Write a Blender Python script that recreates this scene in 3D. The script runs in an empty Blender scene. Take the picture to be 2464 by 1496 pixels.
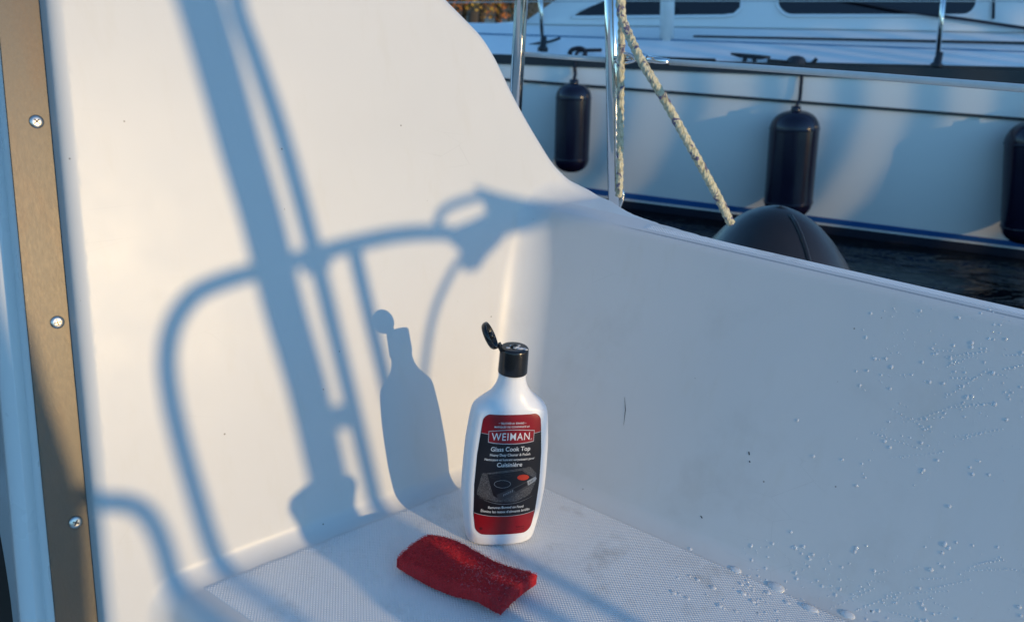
import bpy, bmesh, math, random
import numpy as np
from mathutils import Vector, Matrix
random.seed(7); rng = np.random.default_rng(7)
SC = bpy.context.scene
COL = SC.collection
R = math.radians

# ------------------------------------------------------------------ camera
CAM = np.array([-0.0073, -0.6857, 0.498])
PITCH, ROLL, FPX = R(20.5), R(4.7), 1950.0          # focal length in pixels of a 2464 px wide picture
_F = np.array([0, math.cos(PITCH), -math.sin(PITCH)]); _R = np.array([1.0, 0, 0]); _U = np.cross(_R, _F)
CR = _R*math.cos(ROLL)+_U*math.sin(ROLL); CU = -_R*math.sin(ROLL)+_U*math.cos(ROLL)
cd = bpy.data.cameras.new('camera'); cam = bpy.data.objects.new('camera', cd); COL.objects.link(cam)
M = Matrix(((CR[0], CU[0], -_F[0], CAM[0]), (CR[1], CU[1], -_F[1], CAM[1]), (CR[2], CU[2], -_F[2], CAM[2]), (0, 0, 0, 1)))
cam.matrix_world = M
cd.sensor_width = 36; cd.lens = FPX/2464*36; cd.clip_start = 0.02; cd.clip_end = 600
cd.dof.use_dof = True; cd.dof.focus_distance = 0.84; cd.dof.aperture_fstop = 8.0
SC.camera = cam

# ------------------------------------------------------------------ light
EL = R(11.6); AZ = R(-36.8)                          # direction TOWARDS the sun (azimuth from +X, anticlockwise)
SUN = np.array([math.cos(EL)*math.cos(AZ), math.cos(EL)*math.sin(AZ), math.sin(EL)])
world = bpy.data.worlds.new('World'); SC.world = world; world.use_nodes = True
wn = world.node_tree.nodes; wl = world.node_tree.links
bg = wn['Background']; sky = wn.new('ShaderNodeTexSky'); sky.sky_type = 'NISHITA'; sky.sun_disc = False
sky.sun_elevation = EL; sky.sun_rotation = R(90)-AZ
sky.air_density = 1.0; sky.dust_density = 0.0; sky.ozone_density = 4.0
wb = wn.new('ShaderNodeMix'); wb.data_type = 'RGBA'; wb.blend_type = 'MULTIPLY'; wb.inputs['Factor'].default_value = 1.0   # white balance of the blue fill
wl.new(sky.outputs[0], wb.inputs[6]); wb.inputs[7].default_value = (1.24, 1.40, 1.37, 1); wl.new(wb.outputs[2], bg.inputs[0]); bg.inputs[1].default_value = 0.15
sl = bpy.data.lights.new('sun', 'SUN'); sl.energy = 2.0; sl.angle = R(0.6); sl.color = (1.0, 0.72, 0.37)
so = bpy.data.objects.new('sun', sl); COL.objects.link(so)
so.rotation_euler = Vector(SUN).to_track_quat('Z', 'Y').to_euler(); so.location = (5, -5, 6)
SC.view_settings.view_transform = 'Standard'; SC.view_settings.look = 'None'
SC.view_settings.exposure = 0.56; SC.view_settings.gamma = 1.0; SC.view_settings.use_curve_mapping = False

# ------------------------------------------------------------------ helpers
def ray(x, y):
    d = _F + CR*(x-1232)/FPX - CU*(y-748)/FPX
    return d/np.linalg.norm(d)
def hit(x, y, n, p0):                                # where the sight line meets a real plane of the place
    d = ray(x, y); n = np.asarray(n, float)
    return CAM + d*(((np.asarray(p0)-CAM) @ n)/(d @ n))
def norm(v): v = np.asarray(v, float); return v/np.linalg.norm(v)
def link(o, parent=None):
    COL.objects.link(o)
    if parent is not None:
        o.parent = parent; o.matrix_parent_inverse = parent.matrix_basis.inverted()
    return o
def mesh_obj(name, verts, faces, mat=None, parent=None, smooth=False):
    me = bpy.data.meshes.new(name); me.from_pydata([tuple(map(float, v)) for v in verts], [], [tuple(int(i) for i in f) for f in faces]); me.update()
    if mat: me.materials.append(mat)
    if smooth: me.polygons.foreach_set('use_smooth', [True]*len(me.polygons))
    return link(bpy.data.objects.new(name, me), parent)
def bm_obj(name, bm, mat=None, parent=None, smooth=False):
    bmesh.ops.recalc_face_normals(bm, faces=bm.faces)
    me = bpy.data.meshes.new(name); bm.to_mesh(me); bm.free()
    if mat: me.materials.append(mat)
    if smooth: me.polygons.foreach_set('use_smooth', [True]*len(me.polygons))
    return link(bpy.data.objects.new(name, me), parent)
def empty(name, loc=(0, 0, 0), **k):
    o = bpy.data.objects.new(name, None); o.empty_display_size = .05; o.location = loc; COL.objects.link(o)
    bpy.context.view_layer.update(); return tag(o, **k)
def tag(o, label=None, cat=None, group=None, kind=None):
    if label: o['label'] = label
    if cat: o['category'] = cat
    if group: o['group'] = group
    if kind: o['kind'] = kind
    return o
def frame_for(t):
    t = norm(t); a = np.array([0, 0, 1.0]) if abs(t[2]) < .9 else np.array([1.0, 0, 0])
    x = norm(np.cross(t, a)); return x, np.cross(t, x)
def smooth_path(pts, n=8):
    pts = [np.asarray(p, float) for p in pts]; P = [2*pts[0]-pts[1]]+pts+[2*pts[-1]-pts[-2]]; out = []
    for i in range(1, len(P)-2):
        for k in range(n):
            t = k/n; a, b, c, d = P[i-1], P[i], P[i+1], P[i+2]
            out.append(.5*((2*b)+(-a+c)*t+(2*a-5*b+4*c-d)*t*t+(-a+3*b-3*c+d)*t**3))
    out.append(pts[-1]); return out
def tube(path, r, seg=16, close=True):
    path = [np.asarray(p, float) for p in path]; n = len(path); rr = r if hasattr(r, '__len__') else [r]*n
    V = []; Fc = []; x = None
    for i, p in enumerate(path):
        t = norm(path[min(i+1, n-1)]-path[max(i-1, 0)])
        if x is None: x, y = frame_for(t)
        else:
            x = norm(x-t*(x@t)); y = np.cross(t, x)
        for k in range(seg):
            a = 2*math.pi*k/seg; V.append(p+(x*math.cos(a)+y*math.sin(a))*rr[i])
    for i in range(n-1):
        for k in range(seg):
            a = i*seg+k; b = i*seg+(k+1) % seg; Fc.append((a, b, b+seg, a+seg))
    if close: Fc.append(tuple(reversed(range(seg)))); Fc.append(tuple(range((n-1)*seg, n*seg)))
    return V, Fc
def tube_obj(name, path, r, mat, parent=None, seg=16):
    V, Fc = tube(path, r, seg); return mesh_obj(name, V, Fc, mat, parent, True)
def join(parts):
    V = []; Fc = []
    for v, f in parts:
        o = len(V); V += list(v); Fc += [tuple(i+o for i in q) for q in f]
    return V, Fc
def box(c, ax, ay, az, hx, hy, hz):
    c = np.asarray(c, float); V = [c+ax*hx*i+ay*hy*j+az*hz*k for k in (-1, 1) for j in (-1, 1) for i in (-1, 1)]
    return V, [(0, 2, 3, 1), (4, 5, 7, 6), (0, 1, 5, 4), (2, 6, 7, 3), (0, 4, 6, 2), (1, 3, 7, 5)]
def lathe(prof, seg=32, mtx=None):
    V = []; Fc = []
    for r_, z_ in prof:
        for k in range(seg):
            a = 2*math.pi*k/seg; p = np.array([r_*math.cos(a), r_*math.sin(a), z_]); V.append(mtx(p) if mtx else p)
    for i in range(len(prof)-1):
        for k in range(seg):
            a = i*seg+k; b = i*seg+(k+1) % seg; Fc.append((a, b, b+seg, a+seg))
    Fc.append(tuple(reversed(range(seg)))); Fc.append(tuple(range((len(prof)-1)*seg, len(prof)*seg)))
    return V, Fc
def bevel(o, w=.002, seg=2):
    m = o.modifiers.new('bevel', 'BEVEL'); m.width = w; m.segments = seg; m.limit_method = 'ANGLE'; return o

# ------------------------------------------------------------------ materials
class NT:
    def __init__(s, name):
        s.m = bpy.data.materials.new(name); s.m.use_nodes = True; s.t = s.m.node_tree; s.b = s.t.nodes['Principled BSDF']
        s.co = s.t.nodes.new('ShaderNodeTexCoord').outputs['Object']
    def n(s, typ, **k):
        nd = s.t.nodes.new(typ)
        for a, v in k.items(): setattr(nd, a, v)
        return nd
    def put(s, sock, v):
        if isinstance(v, bpy.types.NodeSocket): s.t.links.new(v, sock)
        else: sock.default_value = v
    def math(s, op, a, b=0.0, c=None, clamp=False):
        nd = s.n('ShaderNodeMath', operation=op, use_clamp=clamp); s.put(nd.inputs[0], a); s.put(nd.inputs[1], b)
        if c is not None: s.put(nd.inputs[2], c)
        return nd.outputs[0]
    def dot(s, v, off=0.0):
        nd = s.n('ShaderNodeVectorMath', operation='DOT_PRODUCT'); s.put(nd.inputs[0], s.co); nd.inputs[1].default_value = tuple(map(float, v))
        return s.math('ADD', nd.outputs['Value'], off)
    def noise(s, scale, detail=4, rough=.55, vec=None, dist=0):
        nd = s.n('ShaderNodeTexNoise'); s.put(nd.inputs['Vector'], vec or s.co); nd.inputs['Scale'].default_value = scale
        nd.inputs['Detail'].default_value = detail; nd.inputs['Roughness'].default_value = rough; nd.inputs['Distortion'].default_value = dist
        return nd.outputs['Fac']
    def vor(s, scale, vec=None, feature='F1'):
        nd = s.n('ShaderNodeTexVoronoi', feature=feature); s.put(nd.inputs['Vector'], vec or s.co); nd.inputs['Scale'].default_value = scale
        return nd
    def scalev(s, v):
        nd = s.n('ShaderNodeMapping'); s.put(nd.inputs['Vector'], s.co); nd.inputs['Scale'].default_value = v; return nd.outputs[0]
    def ss(s, x, a, b):
        nd = s.n('ShaderNodeMapRange', interpolation_type='SMOOTHSTEP'); s.put(nd.inputs['Value'], x)
        nd.inputs['From Min'].default_value = a; nd.inputs['From Max'].default_value = b; return nd.outputs[0]
    def mix(s, f, a, b):
        nd = s.n('ShaderNodeMix', data_type='RGBA'); s.put(nd.inputs['Factor'], f)
        for i, v in ((6, a), (7, b)):
            if isinstance(v, (tuple, list)): v = (*v[:3], 1)
            s.put(nd.inputs[i], v)
        return nd.outputs[2]
    def bump(s, h, strength=1, dist=.001, prev=None):
        nd = s.n('ShaderNodeBump'); s.put(nd.inputs['Height'], h); s.put(nd.inputs['Strength'], strength); nd.inputs['Distance'].default_value = dist
        if prev is not None: s.put(nd.inputs['Normal'], prev)
        return nd.outputs[0]
    def set(s, **k):
        for a, v in k.items():
            sock = s.b.inputs[a.replace('_', ' ')]
            if isinstance(v, (tuple, list)) and len(v) == 3 and sock.type == 'RGBA': v = (*v, 1)
            s.put(sock, v)
        return s.m
def simple(name, col, rough=.4, metal=0, var=.15, scale=30, bumpd=0, spec=.5, **k):
    t = NT(name); nz = t.noise(scale, 4)
    c = t.mix(nz, tuple(x*(1-var) for x in col), tuple(min(1, x*(1+var)) for x in col))
    d = dict(Base_Color=c, Roughness=t.math('MULTIPLY_ADD', t.noise(scale*2.3, 3), .25*rough, rough*.88), Metallic=metal, Specular_IOR_Level=spec)
    if bumpd: d['Normal'] = t.bump(t.noise(scale*4, 5), 1, bumpd)
    d.update(k); return t.set(**d)

# frame of the cockpit: K = corner of seat, bulkhead and coaming
Kc = np.array([0.00285, 0.1309, 0.0])
u = norm([-0.74387, -0.66832, 0]); w = norm([0.83997, -0.54263, 0]); m_ = norm([0.54263, 0.83997, 0]); Zv = np.array([0, 0, 1.0])
nb = norm([0.66832, -0.74387, 0]); NB = nb*math.cos(R(15))+Zv*math.sin(R(15))
AL = R(19.5); NC = -m_*math.cos(AL)+Zv*math.sin(AL)
SB = .009; SCo = .003                                # bulkhead and coaming planes sit this far behind the corner lines

def gelcoat(name):
    t = NT(name)
    fs = t.dot((0, 0, 1)); fb = t.dot(NB, -float(Kc@NB)); mm = t.dot(m_, -float(Kc@m_)); s_ = t.dot(w, -float(Kc@w))
    # moulded non-skid panel on the seat
    edge = t.math('MULTIPLY_ADD', t.noise(30, 4), .006, -.003); fb_ = t.math('ADD', fb, edge); a = t.ss(fb_, .003, .008); b = t.ss(mm, -.008, -.011); c = t.ss(mm, -.345, -.343); d = t.ss(fs, .007, .004)
    seatmask = t.math('MULTIPLY', t.math('MULTIPLY', a, b), t.math('MULTIPLY', c, d))
    e = t.ss(fs, .274, .277); f = t.ss(s_, .075, .085); g = t.math('MULTIPLY', t.ss(mm, .112, .113), t.ss(mm, .124, .123))
    topmask = t.math('MULTIPLY', t.math('MULTIPLY', e, f), g)
    mask = t.math('MAXIMUM', seatmask, topmask)
    gl = t.math('MULTIPLY', t.math('MULTIPLY', e, t.ss(s_, .02, .12)), t.math('MULTIPLY', t.ss(mm, .1060, .1066), t.ss(mm, .1078, .1072)))   # moulded groove along the top
    k = 2*math.pi/.0034
    wx = t.math('SINE', t.math('MULTIPLY', mm, k)); wy = t.math('SINE', t.math('MULTIPLY', s_, k))
    pat = t.math('MULTIPLY', t.math('MULTIPLY', wx, wy), mask)
    pat = t.math('MULTIPLY', pat, t.math('MULTIPLY_ADD', t.noise(60, 3), 1.1, .35))
    h = t.math('ADD', t.math('MULTIPLY', pat, .28), t.math('SUBTRACT', t.math('MULTIPLY', mask, .7), t.math('MULTIPLY', gl, 1.2)))
    n1 = t.bump(t.noise(7, 2), .25, .004)
    n1 = t.bump(t.noise(900, 2), .12, .0002, n1)
    nrm = t.bump(h, 1.0, .0011, n1)
    base = t.mix(t.noise(3.5, 5, .6), (.565, .56, .545), (.635, .63, .62))
    base = t.mix(t.math('MULTIPLY', mask, .8), base, (.80, .80, .79))
    base = t.mix(t.math('MULTIPLY', gl, .3), base, (.24, .28, .32))
    hx = t.n('ShaderNodeTexVoronoi', feature='DISTANCE_TO_EDGE'); t.put(hx.inputs['Vector'], t.scalev((1, 1, 3))); hx.inputs['Scale'].default_value = 11
    sc_ = t.math('MULTIPLY', t.ss(hx.outputs['Distance'], .006, .001), t.ss(t.noise(6, 2), .58, .66)); base = t.mix(t.math('MULTIPLY', sc_, .14), base, (.25, .24, .24))
    # grime held by the non-skid, faint blotches, streaks and specks
    gr = t.math('MULTIPLY', t.ss(t.noise(14, 8, .7), .52, .72), t.math('MULTIPLY', mask, .42)); base = t.mix(gr, base, (.34, .31, .27))
    lc = t.math('MULTIPLY', t.ss(t.dot(NC, -float(Kc@NC)), .05, .01), t.ss(fs, .27, .2))
    bl = t.math('MULTIPLY', t.ss(t.noise(9, 6, .65), .50, .80), t.math('MULTIPLY_ADD', lc, .24, .05)); base = t.mix(bl, base, (.40, .37, .34))
    st = t.noise(5, 4, .6, t.scalev((9, 9, .7))); base = t.mix(t.math('MULTIPLY', t.ss(st, .52, .80), .20), base, (.52, .49, .42))
    v = t.vor(38); sp = t.math('MULTIPLY', t.ss(v.outputs['Distance'], .045, .02), t.math('GREATER_THAN', t.noise(19, 2), .51))
    base = t.mix(t.math('MULTIPLY', sp, .75), base, (.10, .08, .06))
    v2 = t.vor(95, t.scalev((1, 1, .45))); sp2 = t.math('MULTIPLY', t.ss(v2.outputs['Distance'], .06, .03), t.math('GREATER_THAN', t.noise(31, 2), .66))
    base = t.mix(t.math('MULTIPLY', sp2, .5), base, (.16, .13, .10))
    rough = t.math('ADD', t.math('MULTIPLY_ADD', t.noise(7, 6, .65), .26, .26), t.math('MULTIPLY', mask, .15))
    return t.set(Base_Color=base, Roughness=rough, Normal=nrm, Specular_IOR_Level=.42)
M_GEL = gelcoat('cockpit_gelcoat')
M_WHITE = simple('white_gelcoat', (.80, .79, .77), .28, var=.04, scale=8)
def brushed():
    t = NT('brushed_metal')
    nz = t.noise(4, 6, .7, t.scalev((160, 160, 1.2))); n2 = t.noise(1.5, 5, .6, t.scalev((18, 18, 3)))
    c = t.mix(nz, (.105, .093, .078), (.165, .148, .125)); c = t.mix(t.math('MULTIPLY', t.ss(n2, .45, .75), .5), c, (.15, .11, .08))
    return t.set(Base_Color=c, Metallic=.85, Roughness=t.math('MULTIPLY_ADD', nz, .2, .42), Anisotropic=.4, Normal=t.bump(nz, .25, .0003))
M_TRIM = brushed()
M_STEEL = simple('polished_steel', (.72, .71, .69), .10, 1, .05, 60)
M_SCREW = simple('screw_steel', (.66, .62, .56), .30, 1, .15, 300)
M_DARK = simple('black_rubber', (.022, .023, .028), .42, 0, .3, 40)
M_VINYL = simple('white_vinyl', (.62, .62, .60), .35, 0, .12, 60)
M_HULL = simple('painted_hull', (.82, .81, .79), .22, 0, .04, 2)
M_DECK = simple('pale_deck', (.80, .80, .80), .38, 0, .05, 3)
M_BLUE = simple('blue_stripe', (.02, .10, .30), .3, 0, .15, 10)
M_NAVY = simple('navy_antifouling', (.010, .014, .03), .6, 0, .3, 20)
M_FENDER = simple('navy_fender_vinyl', (.008, .006, .020), .20, 0, .35, 14)
M_BLACKV = simple('black_toe_rail', (.018, .019, .025), .45, 0, .3, 20)
M_GLASS = simple('smoked_window', (.010, .009, .014), .08, 0, .2, 5)
M_CAPM = simple('black_cap_plastic', (.010, .010, .011), .22, 0, .2, 200)
M_CORD = simple('dark_cord', (.02, .02, .03), .7, 0, .3, 400)

# ------------------------------------------------------------------ water, bank
WZ = -.575
def water():
    t = NT('harbour_water'); nz = t.noise(1.6, 4, .55, t.scalev((1, 2.2, 1)), .4); n2 = t.noise(9, 3, .5)
    nr = t.bump(nz, .35, .12); nr = t.bump(n2, .2, .01, nr)
    return t.set(Base_Color=(.003, .005, .007), Roughness=.04, IOR=1.33, Specular_IOR_Level=.22, Normal=nr)
g = 300; mesh_obj('water', [(-g, -g, WZ), (g, -g, WZ), (g, g, WZ), (-g, g, WZ)], [(0, 1, 2, 3)], water())['kind'] = 'structure'
t = NT('bank_soil'); M_BANK = t.set(Base_Color=t.mix(t.noise(.4, 5), (.05, .045, .025), (.12, .09, .05)), Roughness=.95)
V = []; Fc = []; nn = 160
for i in range(nn):
    a = 2*math.pi*i/nn; rad = 95+8*math.sin(3*a+1)+3*rng.random(); hh = 4.0+1.6*math.sin(5*a)+1.1*rng.random()
    for r_, z_ in ((rad-4, WZ-.3), (rad, WZ+1.0), (rad+14, WZ+hh), (rad+60, WZ+hh+4.5+rng.random()*1.5)): V.append((r_*math.cos(a), r_*math.sin(a), z_))
for i in range(nn):
    for k in range(3): a = i*4+k; b = ((i+1) % nn)*4+k; Fc.append((a, b, b+1, a+1))
mesh_obj('far_bank', V, Fc, M_BANK, None, True)['kind'] = 'structure'

# ------------------------------------------------------------------ own boat: the cockpit moulding, one smooth skin with real fillets
boat = empty('sailboat', (0, 0, 0), label='white moulded sailboat cockpit with seat, coaming and bulkhead in the foreground', cat='sailboat')
Kb = Kc-NB*SB; Km = Kc+m_*SCo
ZT = .287
HV = np.array([-.9, -.50, -.018, .036, .054, .066, .092, .125, .160, .195, .23, .26, .5]); HZ = np.array([.80, .80, .506, .464, .438, .412, .371, .325, .298, .287, .284, .284, .284])
_vv = np.linspace(-.9, .5, 1401); _hh = np.interp(_vv, HV, HZ); _k = np.exp(-.5*(np.arange(-30, 31)/7.0)**2); _k /= _k.sum(); _hh = np.convolve(np.pad(_hh, 30, 'edge'), _k, 'valid')
_dh = np.gradient(_hh, _vv)
def rU(a, b, r): return np.maximum(r, np.minimum(a, b))-np.sqrt(np.maximum(r-a, 0)**2+np.maximum(r-b, 0)**2)
def rI(a, b, r): return np.minimum(-r, np.maximum(a, b))+np.sqrt(np.maximum(r+a, 0)**2+np.maximum(r+b, 0)**2)
TD = .03                                              # depth of the trim plate behind the bulkhead face
Kt = Kc-NB*TD
TR0, TR1 = hit(95, 0, NB, Kt), hit(237, 1496, NB, Kt)
_td = norm(TR0-TR1); _side = norm(np.cross(_td, NB)); _side = _side if _side@u > 0 else -_side
NS = norm(_side*math.cos(R(7))+NB*math.sin(R(7)))
MF = -.372
def sdf(P):
    x = P[..., 0]; y = P[..., 1]; z = P[..., 2]
    d = lambda n, p0: x*n[0]+y*n[1]+z*n[2]-float(np.asarray(p0)@n)
    s = d(w, Kc); mm = d(m_, Kc); v = -d(u, Kc)
    sp = .012*np.logaddexp(0, s/.012)
    mo = .126+.075*np.exp(-sp/.042)
    fo = mm-mo
    co = rI(rI(d(NC, Km), (z-ZT-.26*(np.minimum(mm, .13)-.13))/1.02, .006), fo, .006)
    H = np.interp(v, _vv, _hh); dH = np.interp(v, _vv, _dh)
    gg = (z-H)/np.sqrt(1+dH**2)
    fb = d(NB, Kb)
    bu = rI(rI(fb, gg, .010), d(NS, TR0), .010)
    bu = rI(bu, fo, .022)
    se = rI(z+0*x, -(mm-MF), .022)
    k = np.clip((z-.20)/.10, 0, 1); k = k*k*(3-2*k)
    a = rU(bu, co, .036-.014*k)
    return rU(a, se, .016)
def surface_nets(lo, hi, h):
    n = [int(round((hi[i]-lo[i])/h))+1 for i in range(3)]
    A = [lo[i]+h*np.arange(n[i]) for i in range(3)]
    val = np.empty(n, np.float32)
    for i in range(n[0]):
        S, Mm, Zz = np.meshgrid([A[0][i]], A[1], A[2], indexing='ij')
        P = Kc+S[..., None]*w+Mm[..., None]*m_+Zz[..., None]*Zv
        val[i] = sdf(P)[0]
    val[:, 0] = val[:, -1] = .01; val[0] = val[-1] = .01; val[:, :, 0] = .01; val[:, :, -1] = .01
    ins = val < 0
    cnt = np.zeros([k-1 for k in n], np.int8)
    for a in (0, 1):
        for b in (0, 1):
            for c in (0, 1): cnt += ins[a:n[0]-1+a, b:n[1]-1+b, c:n[2]-1+c]
    act = (cnt > 0) & (cnt < 8); idx = -np.ones(act.shape, np.int64); ids = np.argwhere(act); idx[act] = np.arange(len(ids))
    acc = np.zeros((len(ids), 3)); num = np.zeros(len(ids))
    I, J, Kk = ids.T
    crn = [(a, b, c) for a in (0, 1) for b in (0, 1) for c in (0, 1)]
    for p in crn:
        for ax in range(3):
            if p[ax]: continue
            q = list(p); q[ax] = 1
            v0 = val[I+p[0], J+p[1], Kk+p[2]]; v1 = val[I+q[0], J+q[1], Kk+q[2]]
            cr = (v0 < 0) != (v1 < 0); tt = np.where(cr, v0/np.where(cr, v0-v1, 1), 0)
            pt = np.tile(np.array(p, float), (len(ids), 1)); pt[:, ax] += tt
            acc[cr] += pt[cr]; num[cr] += 1
    loc = (ids+acc/num[:, None])*h+np.array(lo)
    quads = []
    for ax in range(3):
        a1, a2 = [(1, 2), (2, 0), (0, 1)][ax]
        sl0 = [slice(None)]*3; sl1 = [slice(None)]*3; sl0[ax] = slice(0, -1); sl1[ax] = slice(1, None)
        e0 = ins[tuple(sl0)]; e1 = ins[tuple(sl1)]
        for flip, msk in ((False, e0 & ~e1), (True, ~e0 & e1)):
            E_ = np.argwhere(msk); ok = (E_[:, a1] > 0) & (E_[:, a2] > 0) & (E_[:, a1] < n[a1]-1) & (E_[:, a2] < n[a2]-1); E_ = E_[ok]
            def cell(o1, o2):
                c = E_.copy(); c[:, a1] += o1; c[:, a2] += o2; return idx[c[:, 0], c[:, 1], c[:, 2]]
            q = np.stack([cell(-1, -1), cell(0, -1), cell(0, 0), cell(-1, 0)], 1)
            quads.append(q[:, ::-1] if flip else q)
    return loc, np.concatenate(quads)
H_ = .0064
loc, quads = surface_nets((-.62, -.78, -.34), (1.32, .215, .83), H_)
P = Kc+loc[:, :1]*w+loc[:, 1:2]*m_+loc[:, 2:]*Zv
def split_quads(P, Q):                                 # one even subdivision of the skin
    E = np.stack([Q, np.roll(Q, -1, 1)], -1).reshape(-1, 2); E.sort(1)
    key, inv = np.unique(E[:, 0].astype(np.int64)*len(P)+E[:, 1], return_inverse=True); inv = inv.reshape(-1, 4)
    mid = (P[key//len(P)]+P[key % len(P)])/2; cen = P[Q].mean(1); n0 = len(P); n1_ = n0+len(mid)
    c = n1_+np.arange(len(Q)); out = [np.stack([Q[:, i], n0+inv[:, i], c, n0+inv[:, (i+3) % 4]], 1) for i in range(4)]
    return np.concatenate([P, mid, cen]), np.concatenate(out)
P, quads = split_quads(P, quads)
def grad(P, e=.0004):
    return np.stack([(sdf(P+np.eye(3)[i]*e)-sdf(P-np.eye(3)[i]*e))/(2*e) for i in range(3)], -1)
for _ in range(3):
    gr = grad(P); val = sdf(P); g2 = np.maximum((gr**2).sum(-1), .2)
    st = -gr*(val/g2)[:, None]; ln = np.linalg.norm(st, axis=1); st *= np.minimum(1, .006/np.maximum(ln, 1e-9))[:, None]
    edge = np.abs(val) > .02; st[edge] = 0; P = P+st
gr = grad(P, .0008); NRM = gr/np.maximum(np.linalg.norm(gr, axis=1), 1e-6)[:, None]
fsv = np.abs(P[:, 2]); fbv = np.abs((P-Kb)@NB); fcv = np.abs((P-Km)@NC)
isb = (NRM@NB > .8) | ((NRM@NS > .6))
part = np.where(isb, 1, np.where((P[:, 2] < .02) & ((P-Kc)@m_ < -.005), 0, 2))
part = np.where((part == 2) & ((P-Kc)@w < .03) & ((P-Kc)@m_ < -.02), 1, part)
qp = np.sort(part[quads], 1)[:, 1]
for k, nm in ((0, 'seat'), (1, 'bulkhead'), (2, 'coaming')):
    q = quads[qp == k]; used = np.unique(q); rem = -np.ones(len(P), np.int64); rem[used] = np.arange(len(used))
    me = bpy.data.meshes.new(nm); me.from_pydata(P[used].tolist(), [], rem[q].tolist()); me.update(); me.materials.append(M_GEL)
    me.polygons.foreach_set('use_smooth', [True]*len(me.polygons))
    # a smooth skin: exact normals except on the cut ends
    nn_ = NRM[used]; fn = np.zeros((len(used), 3)); buf = np.zeros(len(me.polygons)*3); me.polygons.foreach_get('normal', buf)
    for c in range(4): np.add.at(fn, rem[q][:, c], buf.reshape(-1, 3))
    fn /= np.maximum(np.linalg.norm(fn, axis=1), 1e-9)[:, None]
    bad = (fn*nn_).sum(1) < .8; nn_ = np.where(bad[:, None], fn, nn_)
    me.normals_split_custom_set_from_vertices(nn_.tolist())
    link(bpy.data.objects.new(nm, me), boat)
# cockpit sole, side deck and hull side of the own boat
def slab(name, a, b, c, d, z0, z1, mat, parent):      # corners given as (s, m)
    V = [Kc+w*p[0]+m_*p[1]+Zv*z for z in (z0, z1) for p in (a, b, c, d)]
    return mesh_obj(name, V, [(3, 2, 1, 0), (4, 5, 6, 7), (0, 1, 5, 4), (1, 2, 6, 5), (2, 3, 7, 6), (3, 0, 4, 7)], mat, parent)
slab('cockpit_sole', (-.6, -1.1), (1.5, -1.1), (1.5, -.37), (-.6, -.37), -.38, -.335, M_WHITE, boat)
slab('side_deck', (-2.2, .132), (1.9, .132), (1.9, .60), (-2.2, .60), .03, .07, M_WHITE, boat)
slab('hull_side', (-2.2, .50), (1.9, .50), (1.9, .575), (-2.2, .575), -.9, .028, M_WHITE, boat)
slab('aft_deck', (1.325, -1.1), (1.95, -1.1), (1.95, .13), (1.325, .13), -.12, -.004, M_WHITE, boat)

# ------------------------------------------------------------------ companionway side: metal strip with screws, white frame, dark opening
def strip_pt(x0, x1, depth, tt, DS=.02):                       # px at the top and bottom picture edge on a plane `depth` behind the bulkhead; tt 0 bottom .. 1 top
    depth -= DS; a = hit(x1, 1496, NB, Kc-NB*depth); b = hit(x0, 0, NB, Kc-NB*depth); return a+(b-a)*tt
def strip_prof(name, prof, mat, smooth=False, parent=boat, n=8):
    V = []; ts = np.linspace(-.6, 1.6, n)
    for tt in ts:
        for (x0, x1, dp) in prof: V.append(strip_pt(x0, x1, dp, tt))
    k = len(prof); Fc = [(i*k+j, i*k+j+1, (i+1)*k+j+1, (i+1)*k+j) for i in range(n-1) for j in range(k-1)]
    o = mesh_obj(name, V, Fc, mat, parent, smooth); return o
strip_prof('metal_strip', [(97, 239, .062), (96, 238, .053), (94, 236, .050), (-9, 135, .050), (-10.5, 133.5, .0515), (-11, 133, .0535), (-11.5, 132.5, .064)], M_TRIM)
strip_prof('companionway_frame', [(-11.5, 132.5, .0635), (-14, 130, .066), (-27, 113, .090), (-30, 110, .092), (-46, 90, .088), (-52, 84, .089), (-84, 52, .100), (-88, 48, .12), (-92, 44, .30)], M_WHITE, True, n=12)
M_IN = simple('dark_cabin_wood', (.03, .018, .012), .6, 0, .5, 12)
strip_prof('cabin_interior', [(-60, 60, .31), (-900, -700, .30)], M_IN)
for (px, py) in ((88, 293), (138, 775), (182, 1256)):
    c = hit(px, py, NB, Kc-NB*.0298); ax, ay = u, norm(np.cross(NB, u)); ang = .5+px*.02
    X = ax*math.cos(ang)+ay*math.sin(ang); Y = -ax*math.sin(ang)+ay*math.cos(ang)
    mt = lambda p: c+X*p[0]+Y*p[1]+NB*p[2]
    V1, F1 = lathe([(.0052, -.001), (.0052, .0002), (.0046, .0009), (.0030, .0014), (.0008, .0015)], 24, mt)
    sc = mesh_obj('screw', V1, F1, M_SCREW, boat, True)
    V2, F2 = join([box(mt((0, 0, .0013)), X, Y, NB, .0026, .00055, .0004), box(mt((0, 0, .00132)), X, Y, NB, .00055, .0026, .0004)])
    mesh_obj('cross_slot', V2, F2, M_DARK, sc)
    V3, F3 = lathe([(.0055, -.0002), (.0055, .00005), (.0050, .00006)], 24, mt); mesh_obj('screw_shade_ring', V3, F3, M_DARK, sc)  # thin dark disc drawn as the shade ring round the screw head

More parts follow.
